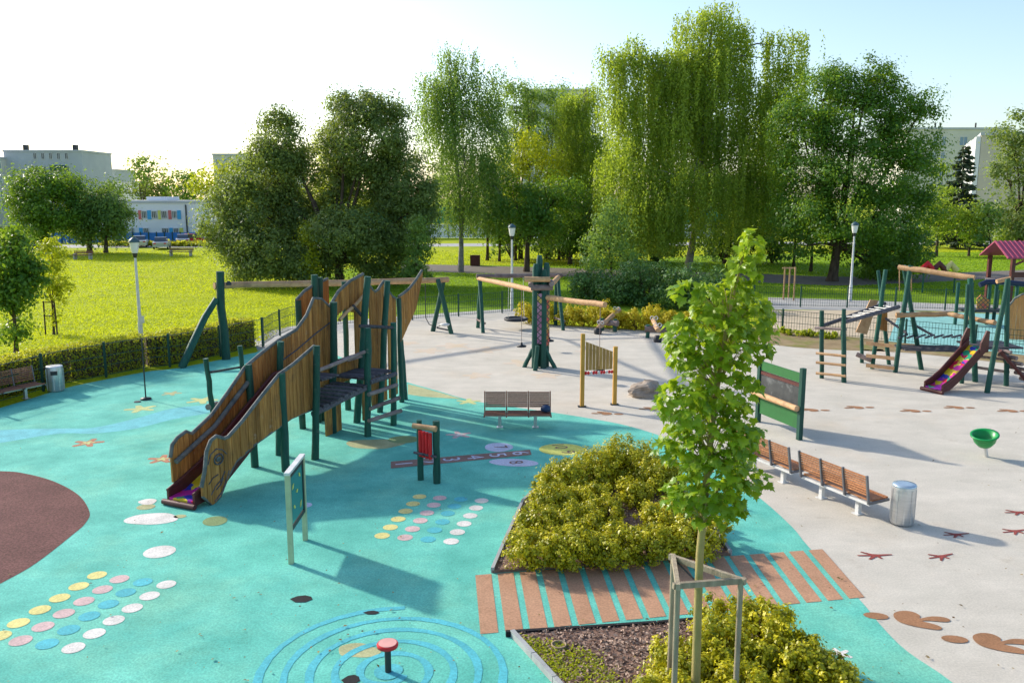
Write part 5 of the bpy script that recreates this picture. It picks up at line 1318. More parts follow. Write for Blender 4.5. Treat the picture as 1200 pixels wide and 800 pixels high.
for i in front:
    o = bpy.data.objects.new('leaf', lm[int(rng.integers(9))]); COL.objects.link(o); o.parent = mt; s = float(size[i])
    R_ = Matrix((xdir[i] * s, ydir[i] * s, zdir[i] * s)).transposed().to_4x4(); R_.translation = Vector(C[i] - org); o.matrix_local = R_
m = MB(); tz = [p.z for p in tp]
for i in rng.choice(NL, 110, replace=False):
    p = Vector(C[i]); z = max(2.3, p.z - .35 - .2 * random.random()); 
    for a, b in zip(tp[:-1], tp[1:]):
        if a.z <= z <= b.z: s_ = a.lerp(b, (z - a.z) / (b.z - a.z)); break
    else: s_ = tp[-2]
    m.tube([s_, s_.lerp(p, .5) + Vector((0, 0, .06)), p], [.008, .005, .002], 5, False)
m.build('twigs', M['young_bark'], mt)
# stakes
sk = thing('tree_stake_frame', 'grey wooden stake frame with cross rails round the young maple trunk', 'tree stake', mb)
kt = [Q(794, 690, mb.y - .42), Q(868, 684, mb.y - .15), Q(789, 657, mb.y + .55)]
for i, p in enumerate(kt):
    m = MB(); m.tube([Vector((p.x, p.y, 0)), Vector((p.x, p.y, p.z + .02))], .034, 8, True, .05); m.build('stake', M['stake'], sk)
for a, b in ((0, 1), (0, 2), (1, 2)):
    p, q = kt[a], kt[b]; dd = (q - p).normalized() * .06; zt_ = min(p.z, q.z)
    m = MB(); o_ = Vector((0, 0, .045)); m.beam(p - dd + o_, q + dd + o_, .05, .07); m.build('rail', M['stake'], sk)
tk = Q(820, 683, mb.y)
for p in kt:
    m = MB(); m.tube([p + Vector((0, 0, .03)), tk + Vector((0, 0, -.02))], .012, 5); m.build('tie', M['black'], sk)

# ------------------------------------------------------------------ trees on the lawn at the left
tree('young_tree', 'dark bushy young tree at the left edge of the lawn', 19, 413, [(15, 300, 22, 24), (30, 322, 18, 20), (4, 328, 20, 26), (18, 345, 22, 18), (12, 280, 13, 14), (17, 385, 13, 16), (40, 318, 10, 10)], 'linden', 6.5, 46, .24, .17, .09, .3, 'young lawn trees', seed=31)
ty = P(63, 391)
tree('young_tree', 'small light green staked tree on the lawn near the hedge', 63, 391, [(62, 300, 15, 18), (58, 322, 14, 14), (70, 330, 14, 14), (64, 345, 13, 10), (60, 288, 8, 10), (62, 372, 5, 12)], 'lime', 4.5, 36, .18, .15, .055, .35, 'young lawn trees', seed=32)
s2 = thing('tree_stake_frame', 'dark stake frame round the small light green lawn tree', 'tree stake', ty)
for dx, dy in ((-.28, -.2), (.28, -.2), (0, .3)):
    m = MB(); m.tube([ty + Vector((dx, dy, 0)), ty + Vector((dx * .9, dy * .9, 1.6))], .035, 6); m.build('stake', M['bark'], s2)
m = MB(); 
for z in (1.55, .9): m.beam(ty + Vector((-.3, -.2, z)), ty + Vector((.3, -.2, z)), .03, .05)
m.build('rail', M['bark'], s2)
tree('willow_tree', 'huge rounded grey green tree with several stems behind the slide tower', 398, 333,
     [(298, 245, 42, 42), (262, 258, 26, 34), (332, 168, 34, 30), (318, 200, 36, 34), (430, 160, 46, 42), (472, 215, 36, 46, 1), (425, 215, 34, 34, 3), (405, 272, 40, 28, -3), (320, 295, 42, 32, -2), (470, 265, 36, 36), (440, 130, 36, 18), (402, 165, 24, 28, 2), (342, 250, 36, 36, 2), (372, 262, 26, 22, 2), (388, 215, 20, 24, 2), (352, 205, 18, 22, 1), (500, 235, 14, 24), (440, 290, 36, 26), (285, 290, 28, 26, -1), (360, 310, 36, 18, -2), (300, 318, 26, 16, -2), (455, 312, 30, 18), (405, 122, 20, 10), (325, 140, 16, 10)],
     'willow', 2.3, 72, .42, .21, .36, .16, None, seed=41, inner=.6, gaps=.3)
for i, (u, v, lob, lab) in enumerate(((365, 338, [(364, 282, 9, 12), (363, 300, 11, 14), (366, 318, 11, 12), (362, 270, 5, 8)], 'slim light green sapling in front of the huge rounded tree'), (489, 341, [(490, 266, 10, 12), (489, 285, 14, 16), (488, 305, 15, 14), (478, 320, 11, 10), (495, 322, 9, 10)], 'slim green sapling behind the tail of the slide tower'))):
    tree('sapling', lab, u, v, lob, 'lime' if i == 0 else 'birch2', 3.6, 36, .24, .19, .07, .4, 'saplings by the fence', seed=51 + i)

# ------------------------------------------------------------------ birches and the trees of the park behind
weeping('birch_tree', 'tall grey green birch with open crown left of the park lamp', 540, 318, [(528, 76, 18, 18), (552, 82, 16, 18), (508, 104, 18, 24), (575, 100, 16, 24), (540, 110, 30, 26), (545, 140, 34, 30), (515, 150, 26, 40), (572, 150, 22, 40), (545, 190, 38, 40), (525, 225, 30, 40), (570, 215, 28, 40), (548, 250, 34, 26)], 'birch2', 2500, .19, .22, 61, (.8, 4.2), None, zfloor=3.0, bark='birch_bark')
weeping('weeping_birch', 'largest weeping birch with long yellow green hanging branches', 806, 317, [(838, 22, 20, 20), (806, 38, 18, 24), (862, 44, 16, 26), (775, 72, 17, 26), (742, 70, 15, 24), (713, 74, 13, 18), (904, 62, 15, 24), (934, 50, 14, 20), (925, 95, 18, 30), (830, 75, 34, 34), (790, 112, 36, 34), (850, 115, 42, 36), (905, 130, 26, 36), (735, 135, 26, 40), (800, 165, 70, 44), (870, 175, 56, 46), (740, 200, 36, 40, -2), (810, 220, 70, 36, -3), (880, 225, 46, 36), (765, 245, 50, 30, -4)], 'birch', 5600, .22, .30, 62, (1.0, 7.0), None, zfloor=1.6, bunch=16, spread=.5)
weeping('birch_tree', 'olive birch just left of the largest weeping birch', 690, 305, [(685, 120, 22, 24), (680, 155, 28, 34), (695, 190, 26, 40), (672, 200, 22, 36), (690, 240, 24, 34), (668, 130, 12, 18)], 'birch', 2200, .2, .2, 63, (.8, 4.5), None, zfloor=3.0)
tree('linden_tree', 'large dark green broad tree on the right behind the lamp', 975, 329, [(1005, 100, 40, 26), (965, 115, 40, 34), (1045, 125, 34, 30), (940, 155, 34, 40), (1000, 150, 56, 40), (1065, 165, 32, 36), (1085, 120, 12, 18), (950, 205, 40, 40), (1015, 205, 60, 40, -2), (1075, 210, 24, 34), (940, 250, 34, 34), (1000, 255, 60, 34, -3), (1055, 255, 40, 34), (1050, 295, 34, 24), (1000, 292, 26, 16, 2), (1020, 82, 22, 12), (1062, 316, 24, 16, 1), (1030, 318, 26, 14, 2), (945, 288, 20, 14)], 'linden', 1.4, 74, .44, .215, .38, .2, None, seed=64, inner=.6, gaps=.6)
BG = [('park_tree', 'yellow green tree seen through the gap of the huge rounded tree', 388, 312, [(385, 185, 22, 24), (400, 225, 24, 26), (372, 235, 20, 22), (392, 265, 26, 20)], 'lime', .2),
      ('park_tree', 'tall thin tree top showing behind the birch by the lamp', 610, 303, [(605, 110, 20, 18), (612, 140, 18, 24), (600, 170, 20, 24), (625, 110, 12, 12)], 'birch2', .22),
      ('park_tree', 'round bluish green tree top in front of the far roof', 645, 301, [(650, 115, 24, 20), (640, 145, 30, 26), (662, 150, 22, 26), (648, 180, 30, 24)], 'birch2', .22),
      ('park_tree', 'bright yellow green round tree in the middle of the park', 618, 308, [(618, 172, 26, 18), (598, 192, 24, 20), (636, 195, 26, 22), (615, 215, 34, 20)], 'lime', .2),
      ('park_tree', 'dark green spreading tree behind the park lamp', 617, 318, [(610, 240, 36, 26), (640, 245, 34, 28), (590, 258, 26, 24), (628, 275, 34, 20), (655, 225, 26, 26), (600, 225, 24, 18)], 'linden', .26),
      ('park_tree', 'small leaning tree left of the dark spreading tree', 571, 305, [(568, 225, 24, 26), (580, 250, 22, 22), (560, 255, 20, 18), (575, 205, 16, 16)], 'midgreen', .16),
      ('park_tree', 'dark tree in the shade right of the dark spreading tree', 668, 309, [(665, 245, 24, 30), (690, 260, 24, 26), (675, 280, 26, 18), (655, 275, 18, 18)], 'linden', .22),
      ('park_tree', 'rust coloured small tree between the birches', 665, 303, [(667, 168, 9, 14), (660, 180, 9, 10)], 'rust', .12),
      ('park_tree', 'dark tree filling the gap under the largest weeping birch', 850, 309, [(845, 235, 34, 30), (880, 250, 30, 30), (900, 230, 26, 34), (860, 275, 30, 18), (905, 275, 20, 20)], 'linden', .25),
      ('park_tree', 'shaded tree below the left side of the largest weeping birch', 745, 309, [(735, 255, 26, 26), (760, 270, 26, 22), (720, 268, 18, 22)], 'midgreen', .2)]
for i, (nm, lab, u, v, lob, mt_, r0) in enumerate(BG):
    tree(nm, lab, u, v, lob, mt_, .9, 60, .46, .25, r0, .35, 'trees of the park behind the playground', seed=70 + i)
for i, (u, v) in enumerate(((585, 306), (604, 305), (700, 305), (655, 304), (930, 312), (950, 318))):
    tree('park_tree', 'slender trunked shade tree ' + ('left of the lamp', 'just right of the lamp', 'below the olive birch', 'deep in the shade of the park', 'right of the weeping birch trunk', 'between the weeping birch and the big dark tree')[i], u, v, [(u - 4, 258, 18, 20), (u + 10, 245, 16, 18), (u + 2, 275, 16, 12)], 'midgreen' if i % 2 else 'linden', .9, 38, .5, .3, .14, .4, 'slender shade trees of the park', seed=90 + i)

# right-hand background trees
RT = [('tall pale green tree at the right edge of the picture', 1192, 300, [(1188, 155, 24, 20), (1205, 180, 34, 30), (1180, 200, 20, 22), (1195, 235, 30, 28), (1215, 260, 30, 26), (1185, 265, 20, 20)], 'willow', .3),
      ('light green tree in front of the pale flats on the right', 1097, 300, [(1096, 235, 16, 22), (1108, 255, 16, 20), (1090, 268, 14, 18), (1104, 205, 8, 14)], 'birch', .16),
      ('yellowish low tree right of the far spruce', 1135, 300, [(1138, 250, 16, 16), (1128, 268, 14, 16), (1146, 272, 14, 16)], 'birch', .14),
      ('small dark green tree in front of the flats corner', 1160, 302, [(1158, 245, 9, 14), (1162, 262, 12, 16), (1155, 275, 10, 12)], 'midgreen', .12),
      ('broad light green tree behind the pink roof', 1195, 296, [(1185, 275, 22, 18), (1215, 272, 24, 20), (1240, 250, 26, 30)], 'birch', .2)]
for i, (lab, u, v, lob, mt_, r0) in enumerate(RT):
    tree('background_tree', lab, u, v, lob, mt_, .75, 40, .5, .34, r0, .3, 'trees in front of the right-hand flats', seed=110 + i)
conifer('spruce_tree', 'dark spruce in front of the pale flats on the right', P(1121, 291), Q(1121, 166, P(1121, 291).y).z, 3.6, 'spruce', 120, .6, 20, per=90)
tree('small_tree', 'loose grey green small tree behind the yellow shrubs', 716, 342, [(716, 262, 20, 18), (704, 285, 24, 18), (732, 298, 24, 18), (716, 243, 11, 13), (700, 308, 20, 14)], 'birch2', 2.2, 38, .32, .2, .1, .35, seed=121, gaps=.6)
fr = thing('tree_stake_frame', 'tall tan stake frame on the grass right of the maple top', 'tree stake', P(924, 352))
for (u, v) in ((918, 351), (924, 349), (930, 352)):
    f = P(u, v); m = MB(); m.tube([f, Vector((f.x, f.y, Q(u, 313, f.y).z))], .05, 6); m.build('stake', M['log'], fr)
f = P(924, 351); m = MB(); m.beam(Q(917, 314, f.y), Q(931, 314, f.y), .05, .08); m.build('rail', M['log'], fr)

# left far trees
LT = [('dark rounded tree before the grey flats at the left', 55, 297, [(45, 224, 30, 24), (72, 214, 22, 18), (30, 242, 24, 24), (62, 240, 34, 28), (40, 268, 28, 20), (80, 255, 18, 26), (20, 225, 12, 20)], 'linden', .35),
      ('mid green tree left of the white school', 105, 296, [(100, 230, 22, 20), (125, 238, 20, 18), (92, 252, 24, 20), (120, 262, 26, 20), (140, 255, 12, 16), (105, 275, 22, 12)], 'midgreen', .3),
      ('second mid green tree left of the white school', 124, 296, [(132, 250, 18, 20), (118, 245, 16, 16), (140, 270, 12, 12)], 'midgreen', .25)]
for i, (lab, u, v, lob, mt_, r0) in enumerate(LT):
    tree('background_tree', lab, u, v, lob, mt_, .85, 60, .6, .32, r0, .3, 'trees beyond the lawn', seed=130 + i)
LT2 = [('thin birch top above the school roof', 168, 160, [(163, 190, 8, 9), (177, 192, 9, 10), (168, 205, 12, 10)], 'birch2', .2), ('olive tree behind the school roof', 185, 165, [(185, 215, 20, 14), (165, 222, 16, 12), (200, 222, 16, 12)], 'willow', .25),
       ('dark tree behind the right end of the school', 212, 160, [(212, 212, 18, 14), (228, 222, 14, 14), (222, 240, 16, 18)], 'linden', .25), ('light green spreading tree right of the school', 252, 140, [(258, 200, 20, 12), (240, 215, 18, 12), (268, 218, 22, 18), (252, 235, 18, 16)], 'lime', .25),
       ('low tree behind the school roof on the left', 140, 165, [(140, 222, 12, 9), (128, 218, 10, 8)], 'midgreen', .2), ('far tree row end behind the huge rounded tree', 300, 150, [(285, 225, 22, 20), (310, 240, 22, 24)], 'midgreen', .25)]
for i, (lab, u, y_, lob, mt_, r0) in enumerate(LT2):
    tree('background_tree', lab, u, 0, lob, mt_, .3, 36, .9, .55, r0, .35, 'trees around the school', seed=140 + i, y=y_)

# shrubs at the back of the grey paving
for i in range(11):
    u = 620 + i * 21; v = 378.5 + i * 1.2
    if 705 < u < 712: u += 3
    shrub('golden_shrub', 'golden yellow shrub in the row behind the seesaws, ' + ('leftmost', 'second from the left', 'third from the left', 'fourth from the left', 'fifth from the left', 'middle one', 'fifth from the right', 'fourth from the right', 'third from the right', 'second from the right', 'rightmost, by the maple crown')[i], P(u, v), .78, .65, 1.05 + .15 * math.sin(i * 2), 'yshrub', .10, 3200, 200 + i, 'golden shrubs behind the grey paving', 6, crisp=.7)
DS = [(690, 352, 1.6, 2.0, 'left end under the small grey green tree'), (728, 356, 1.5, 1.7, 'between the small grey green tree and the seesaws'), (760, 358, 1.7, 2.6, 'behind the level seesaw'), (795, 362, 1.7, 2.5, 'beside the maple crown'), (745, 346, 1.5, 2.0, 'behind the small grey green tree'), (830, 362, 1.6, 2.2, 'hidden behind the maple crown')]
for i, (u, v, r, h, where) in enumerate(DS):
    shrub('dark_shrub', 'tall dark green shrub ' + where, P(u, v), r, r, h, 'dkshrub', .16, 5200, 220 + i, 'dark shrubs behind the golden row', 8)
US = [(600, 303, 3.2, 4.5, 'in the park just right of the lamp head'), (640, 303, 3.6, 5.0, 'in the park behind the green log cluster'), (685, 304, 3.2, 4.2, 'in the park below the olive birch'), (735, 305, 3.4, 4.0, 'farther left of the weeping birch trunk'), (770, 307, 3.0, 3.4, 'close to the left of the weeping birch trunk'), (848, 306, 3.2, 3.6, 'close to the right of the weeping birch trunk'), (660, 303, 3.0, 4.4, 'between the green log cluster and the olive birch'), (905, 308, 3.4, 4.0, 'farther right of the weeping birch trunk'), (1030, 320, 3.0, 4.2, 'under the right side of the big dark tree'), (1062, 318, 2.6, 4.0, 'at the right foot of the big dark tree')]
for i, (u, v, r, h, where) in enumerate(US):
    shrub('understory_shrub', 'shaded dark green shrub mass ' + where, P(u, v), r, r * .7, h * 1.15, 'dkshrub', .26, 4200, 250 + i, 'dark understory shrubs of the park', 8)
for i, (u, v) in enumerate(((925, 392), (948, 394), (972, 396))):
    shrub('weedy_tuft', 'low weedy green tuft on the dirt verge, ' + ('left one', 'middle one', 'right one by the ladder')[i], P(u, v), .7, .4, .3, 'lime', .12, 350, 230 + i, 'weedy tufts on the dirt verge', 4)
random.seed(3)

# fallen leaves and grit scattered over the rubber
rng = np.random.default_rng(99); n = 420
fu = rng.uniform(-40, 1240, n); fv = 400 + 420 * rng.random(n) ** .8
fp = np.array([[*P(a, b)] for a, b in zip(fu, fv)]); ok = in_poly(fp[:, 0], fp[:, 1], grey_poly) | in_poly(fp[:, 0], fp[:, 1], teal_poly)
fp = fp[ok]; n = len(fp); fp[:, 2] = .03; L = .03 + .05 * rng.random(n) ** 2
M['litter'] = leafmat('fallen_leaf', (.10, .06, .03), (.36, .26, .08), None, .1, .8)
fl = leaf_mesh('fallen_leaves', fp, rng.normal(size=(n, 3)) * np.array([1, 1, .1]), unit(rng.normal(size=(n, 3)) * .25 + np.array([0, 0, 1])), L, L * .6, rng.random(n), M['litter'], None, Vector((0, 0, 0)), 'stuff')
fl['label'] = 'small fallen leaves scattered over the rubber paving'

# ------------------------------------------------------------------ buildings
M['render_white'] = surf('white_render', (.76, .76, .77), (.84, .84, .85), .4, rough=.9, bump=.05, spec=.2)
M['render_grey'] = surf('grey_panel', (.46, .48, .50), (.54, .56, .58), .3, rough=.9, bump=.05, spec=.2)
M['render_beige'] = surf('beige_panel', (.55, .49, .40), (.64, .58, .48), .3, rough=.9, bump=.05, spec=.2)
M['render_cream'] = surf('cream_panel', (.60, .58, .50), (.68, .66, .58), .3, rough=.9, bump=.05, spec=.2)
M['pane'] = glass('window_glass', (.05, .07, .09), .1); M['pane_b'] = glass('window_glass_blue', (.10, .22, .34), .1)
M['c_pink'] = plain('coral_panel', (.62, .16, .15), .6); M['c_blue'] = plain('sky_blue_panel', (.06, .38, .68), .6); M['c_yellow'] = plain('lemon_panel', (.66, .66, .14), .6); M['c_dblue'] = plain('deep_blue_board', (.02, .16, .48), .6)
def window(parent, x0, x1, z0, z1, y, pane='pane', mull=1, frame='white_metal'):
    """window in a wall that faces -y, standing slightly proud"""
    m = MB(); w = .09
    for a, b, c, d in ((x0, x1, z0, z0 + w), (x0, x1, z1 - w, z1), (x0, x0 + w, z0 + w, z1 - w), (x1 - w, x1, z0 + w, z1 - w)):
        m.box(((a + b) / 2, y - .05, (c + d) / 2), (b - a, .12, d - c))
    for k in range(mull):
        xm = x0 + (x1 - x0) * (k + 1) / (mull + 1); m.box((xm, y - .05, (z0 + z1) / 2), (.07, .10, z1 - z0 - 2 * w))
    f = m.build('window', M[frame], parent)
    m = MB(); m.box(((x0 + x1) / 2, y - .01, (z0 + z1) / 2), (x1 - x0 - w, .05, z1 - z0 - w)); m.build('pane', M[pane], f)
def block(name, label, x0, x1, y0, y1, h, mat, parapet=.4):
    t = thing(name, label, 'building', Vector(((x0 + x1) / 2, y0, 0)))
    m = MB(); m.box(((x0 + x1) / 2, (y0 + y1) / 2, h / 2 - .5), (x1 - x0, y1 - y0, h + 1)); m.build('wall', M[mat], t)
    m = MB(); m.box(((x0 + x1) / 2, (y0 + y1) / 2, h + parapet / 2), (x1 - x0 + .3, y1 - y0 + .3, parapet)); rf = m.build('roof', M['render_grey'], t)
    return t, rf
# white school with coloured panels
yS = 124.0
X = lambda u, z=3: XU(u, yS, z)
xs0, xs1 = X(88), X(230); hS = ZV(238, yS)
sc_b, rf = block('school', 'low white school with coloured window panels beyond the lawn', xs0, xs1, yS, yS + 16, hS, 'render_white', .35)
zr = lambda v: ZV(v, yS)
for (a, b, mt_) in ((163, 166.5, 'c_pink'), (173.5, 178, 'c_blue'), (186, 189, 'c_yellow'), (198, 201.5, 'c_pink'), (208.5, 212.5, 'c_blue')):
    m = MB(); m.box(((X(a) + X(b)) / 2, yS - .06, (zr(246.5) + zr(257)) / 2), (X(b) - X(a), .12, zr(246.5) - zr(257))); m.build('colour_panel', M[mt_], sc_b)
for (a, b) in ((166.5, 173), (178, 185), (189.3, 196.5), (202, 208)): window(sc_b, X(a), X(b), zr(256), zr(247), yS, 'pane', 2)
for (a, b, mt_) in ((162.5, 167, 'c_blue'), (198, 202, 'c_blue'), (210, 214, 'c_yellow')):
    m = MB(); m.box(((X(a) + X(b)) / 2, yS - .06, (zr(267) + zr(277)) / 2), (X(b) - X(a), .12, zr(267) - zr(277))); m.build('colour_panel', M[mt_], sc_b)
for (a, b) in ((167, 174), (189, 197), (202.5, 209), (152, 157), (135, 142), (118, 126)): window(sc_b, X(a), X(b), zr(276), zr(267), yS, 'pane', 2)
for (a, b) in ((153, 158), (135, 142), (118, 126)): window(sc_b, X(a), X(b), zr(254), zr(247), yS, 'pane', 1)
m = MB(); m.tube([(X(219), yS - .12, 0), (X(219), yS - .12, zr(240))], .1, 6); m.build('drainpipe', M['dark_metal'], sc_b)
m = MB(); m.box((X(170), yS + 7, hS + .62), (X(184) - X(160), 5, .55)); m.build('roof_house', M['render_white'], rf)
bf = thing('board_fence', 'bright blue board fence in front of the white school', 'fence', Vector((X(180), yS - 4, 0)))
for i in range(20):
    a, b = X(70) + (X(250) - X(70)) * i / 20, X(70) + (X(250) - X(70)) * (i + 1) / 20
    m = MB(); m.box(((a + b) / 2, yS - 4, .75), (b - a - .12, .08, 1.5)); m.build('board', M['c_dblue'], bf)
    m = MB(); m.box((a, yS - 4.06, .8), (.12, .12, 1.6)); m.build('post', M['fence_green'], bf)
# flats at the left
def grid(t, X0, X1, y, floors, z0, fh, cols, pane='pane_b', skip=()):
    for f in range(floors):
        for c in range(cols):
            if (f, c) in skip: continue
            xm = X0 + (X1 - X0) * (c + .5) / cols; w = (X1 - X0) / cols * .45
            window(t, xm - w / 2, xm + w / 2, z0 + f * fh + .9, z0 + f * fh + 2.3, y, pane, 1)
y1 = 190.0
XL = lambda u: XU(u, y1, 12)
t, r_ = block('flats', 'grey five storey flats with roof vents at the far left', XL(6), XL(97), y1, y1 + 14, ZV(178, y1), 'render_grey')
hA = ZV(178, y1)
grid(t, XL(38), XL(84), y1, 5, hA - 14.1, 2.9, 5, 'pane')
for k, (a, b) in enumerate(((62, 78), )):
    for f in range(4):
        m = MB(); m.box(((XL(a) + XL(b)) / 2, y1 - .6, hA - 3.4 - f * 2.9), (XL(b) - XL(a), 1.2, 1.0)); m.build('balcony', M['c_blue' if f == 1 else 'green_metal'] if f < 2 else M['render_grey'], t)
for u in (21, 80): m = MB(); m.box((XL(u), y1 + 4, hA + 1.0), (.9, .9, 1.4)); m.build('roof_vent', M['dark_metal'], r_)
t, r_ = block('flats', 'pale wing of flats cut by the left picture edge', XL(-60), XL(8), y1 - 14, y1 + 2, ZV(183, y1 - 14), 'render_cream')
grid(t, XU(-50, y1 - 14, 8), XU(7, y1 - 14, 8), y1 - 14, 5, ZV(183, y1 - 14) - 15, 2.9, 6)
y2 = 240.0
t, r_ = block('flats', 'lower grey flats behind the trees left of the school', XU(92, y2, 10), XU(137, y2, 10), y2, y2 + 12, ZV(200, y2), 'render_grey')
grid(t, XU(110, y2, 10), XU(136, y2, 10), y2, 4, ZV(200, y2) - 12.5, 2.9, 4)
t, r_ = block('flats', 'low white annexe behind the school roof', XU(112, 215, 8), XU(155, 215, 8), 215, 225, ZV(214, 215), 'render_white')
y3 = 210.0
t, r_ = block('flats', 'far grey flats peeping over the light green tree right of the school', XU(251, y3, 10), XU(345, y3, 10), y3, y3 + 12, ZV(182, y3), 'render_cream')
grid(t, XU(252, y3, 10), XU(340, y3, 10), y3, 5, ZV(182, y3) - 14.8, 2.9, 10)
y4 = 230.0
t, r_ = block('tower_block', 'tall pale blue flats hidden behind the park trees', XU(612, y4, 20), XU(690, y4, 20), y4, y4 + 14, ZV(106, y4), 'render_grey')
grid(t, XU(615, y4, 25), XU(688, y4, 25), y4, 9, ZV(106, y4) - 27, 2.9, 8)
# flats at the right
y5 = 168.0
t, r_ = block('flats', 'cream flats with blue windows on the right', XU(1060, y5, 12), XU(1180, y5, 12), y5, y5 + 12, ZV(152, y5), 'render_cream')
h5 = ZV(152, y5)
for f in range(6):
    for (a, b, pn_) in ((1091, 1096, 'pane_b'), (1101, 1106, 'pane_b'), (1121.5, 1131, 'pane_b'), (1145, 1150, 'pane'), (1156, 1161, 'pane')):
        window(t, XU(a, y5, 12), XU(b, y5, 12), h5 - 3.0 - f * 2.9, h5 - 1.3 - f * 2.9, y5, pn_, 1)
for u in (1104, 1110, 1152):
    m = MB(); m.tube([(XU(u, y5, 18), y5 + 3, h5), (XU(u, y5, 18), y5 + 3, h5 + 1.5)], .15, 6); m.build('roof_vent', M['dark_metal'], r_)
for k, (ua, ub, y6, vt, lab) in enumerate(((1137, 1152, 132.0, 167, 'beige stair tower of the flats behind the spruce'), (1151, 1215, 120.0, 158, 'beige flats with a sunlit white end at the right edge'))):
    t, r_ = block('flats', lab, XU(ua, y6, 10), XU(ub, y6, 10), y6, y6 + 12, ZV(vt, y6), 'render_beige')
    h6 = ZV(vt, y6); xl_ = XU(ua, y6, 10); t.rotation_euler = (0, 0, math.radians(-25))
    m = MB(); m.box((xl_ - .35, y6 + 6.0, h6 / 2), (.6, 12.02, h6 - .2)); m.build('end_wall', M['render_white'], t)
    for f in range(5):
        m = MB(); m.box((xl_ - .67, y6 + 4.5, h6 - 3.2 - f * 2.9), (.06, 2.4, 1.5)); fr_ = m.build('window', M['white_metal'], t)
        m = MB(); m.box((xl_ - .71, y6 + 4.5, h6 - 3.2 - f * 2.9), (.05, 2.0, 1.25)); m.build('pane', M['pane'], fr_)
# sports court screen and wall far in the middle
sw_ = thing('court_screen', 'long green windscreen above a pale wall beyond the park trees', 'screen', Vector((0, 135, 0)))
for i in range(16):
    a = -30 + i * 4.0; m = MB(); m.box((a + 2, 135, 3.6), (3.9, .08, 2.6)); m.build('net_panel', plain('court_green', (.03, .26, .18), .8) if i == 0 else bpy.data.materials['court_green'], sw_)
    m = MB(); m.box((a, 134.9, 2.5), (.12, .12, 5.0)); m.build('post', M['fence_green'], sw_)
    m = MB(); m.box((a + 2, 135, 1.1), (3.98, .2, 2.1)); m.build('wall_panel', M['render_white'], sw_)

# ------------------------------------------------------------------ parked cars
def car(loc, ang, paint, lab, van=False):
    t = thing('parked_car', lab, 'car', loc, 'cars parked by the school'); t.rotation_euler = (0, 0, ang)
    Lc, Wc = 4.2, 1.75
    def body(prof_, w0, w1, name, mat):
        m = MB(); n = len(prof_)
        m.add([(x, -w(z), z) for x, z in prof_ for w in (lambda z: w0 if z < .9 else w1,)] + [(x, w(z), z) for x, z in prof_ for w in (lambda z: w0 if z < .9 else w1,)],
              [tuple(range(n)), tuple(range(2 * n - 1, n - 1, -1))] + [(i, n + i, n + (i + 1) % n, (i + 1) % n) for i in range(n)])
        return m.build(name, mat, t, local=True)
    bd = body([(-2.1, .3), (2.05, .3), (2.1, .55), (1.95, .78), (1.0, .9), (-1.7, .95), (-2.1, .85)], .87, .84, 'body', paint)
    body([(1.0, .9), (.35, 1.4), (-1.1, 1.45), (-1.75, .95)], .78, .66, 'cabin_glass', M['pane'])
    body([(.33, 1.40), (-.05, 1.46), (-.95, 1.50), (-1.1, 1.44)], .70, .67, 'roof', paint)
    for sx_ in (-1.3, 1.3):
        for sy in (-.8, .8):
            m = MB(); mm_ = MB(); mm_.lathe((0, 0, 0), [(.2, -.09), (.31, -.08), (.32, 0), (.31, .08), (.2, .09)], 14); m.add([(sx_ + v[0], sy + v[2], .31 + v[1]) for v in mm_.v], mm_.f); wh = m.build('wheel', M['black'], t, local=True)
            m = MB(); mm_ = MB(); mm_.lathe((0, 0, 0), [(.18, -.095), (.18, .095)], 10); m.add([(sx_ + v[0], sy + v[2], .31 + v[1]) for v in mm_.v], mm_.f); m.build('rim', M['steel'], wh, local=True)
    for sy in (-.6, .6):
        m = MB(); m.box((2.03, sy, .68), (.12, .35, .13)); m.build('headlight', M['lampglass'], t, local=True)
        m = MB(); m.box((-2.06, sy, .75), (.1, .3, .15)); m.build('tail_light', M['red_paint'], t, local=True)
    return t
def paint(n, c): return plain('paint_' + n, c, .25, .2, .03)
yc = 106.5
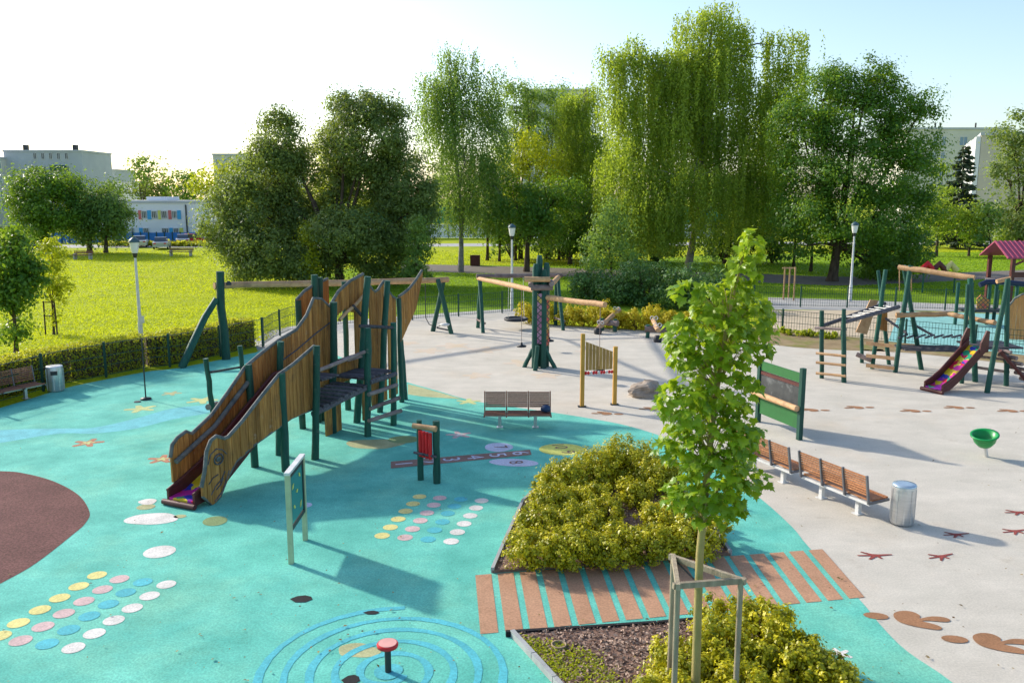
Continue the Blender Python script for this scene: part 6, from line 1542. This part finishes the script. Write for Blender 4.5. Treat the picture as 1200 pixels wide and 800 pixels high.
for (u, y_, a, c, nm, lab) in ((190, 108, 1.85, (.42, .46, .50), 'silver', 'silver car parked on the road left of the red car'), (165, 112, 1.9, (.60, .62, .64), 'white', 'white car half hidden behind the lamp head'), (227, 117, .45, (.52, .03, .04), 'red', 'red car in front of the right end of the school'), (215, 116, 1.9, (.50, .52, .56), 'grey', 'pale grey car directly left of the red car'),
                               (42, 102, 2.0, (.03, .10, .30), 'blue', 'blue car under the dark trees at the left'), (272, 113, .1, (.62, .62, .62), 'pale', 'white car partly hidden by the huge rounded tree')):
    car(Vector((XU(u, y_), y_, 0)), a, paint(nm, c), lab)
# dark benches on the lawn
def lawn_bench(u, v, L, lab):
    c = P(u, v); t = thing('lawn_bench', lab, 'bench', c)
    for k in range(3): m = MB(); m.box((c.x, c.y - .2 + k * .2, .48), (L, .17, .06)); m.build('seat_board', M['slat_grey'], t)
    for k in range(2): m = MB(); m.box((c.x, c.y + .32, .66 + k * .16), (L, .05, .12)); m.build('back_board', M['slat_grey'], t)
    for s in (-1, 1): m = MB(); m.box((c.x + s * L * .4, c.y + .05, .3), (.14, .6, .6)); m.build('leg', M['concrete'], t)
lawn_bench(97, 304, 2.0, 'grey bench on the far lawn below the dark trees'); lawn_bench(212, 300, 2.7, 'dark bench on the far lawn below the red car')
wb = P(557, 311); t = thing('wooden_litter_box', 'square brown wooden litter box by the far path', 'bin', wb)
for k in range(6): m = MB(); m.box((wb.x - .4 + k * .16, wb.y - .36, .5), (.145, .05, 1.0)); m.build('board', M['chute'], t)
m = MB(); m.box((wb.x, wb.y, .49), (.9, .66, .96)); m.build('box', M['chute'], t)
# low hedges by the road
for i, (u0, u1, y_, lab) in enumerate(((120, 250, 113.2, 'low clipped hedge strip between the parked cars and the road'), )):
    t = thing('road_hedge', lab, 'hedge', Vector((XU(185, y_), y_, 0))); rng = np.random.default_rng(3); n = 5000
    pos = np.stack([rng.uniform(XU(u0, y_), XU(u1, y_), n), y_ + rng.normal(size=n) * .35, np.abs(rng.normal(size=n)) * .2 + .15], 1)
    leaf_mesh('foliage', pos, rng.normal(size=(n, 3)), unit(rng.normal(size=(n, 3)) + np.array([0, 0, 1])), .4, .25, rng.random(n), M['hedge'], t, ORG[t.name])
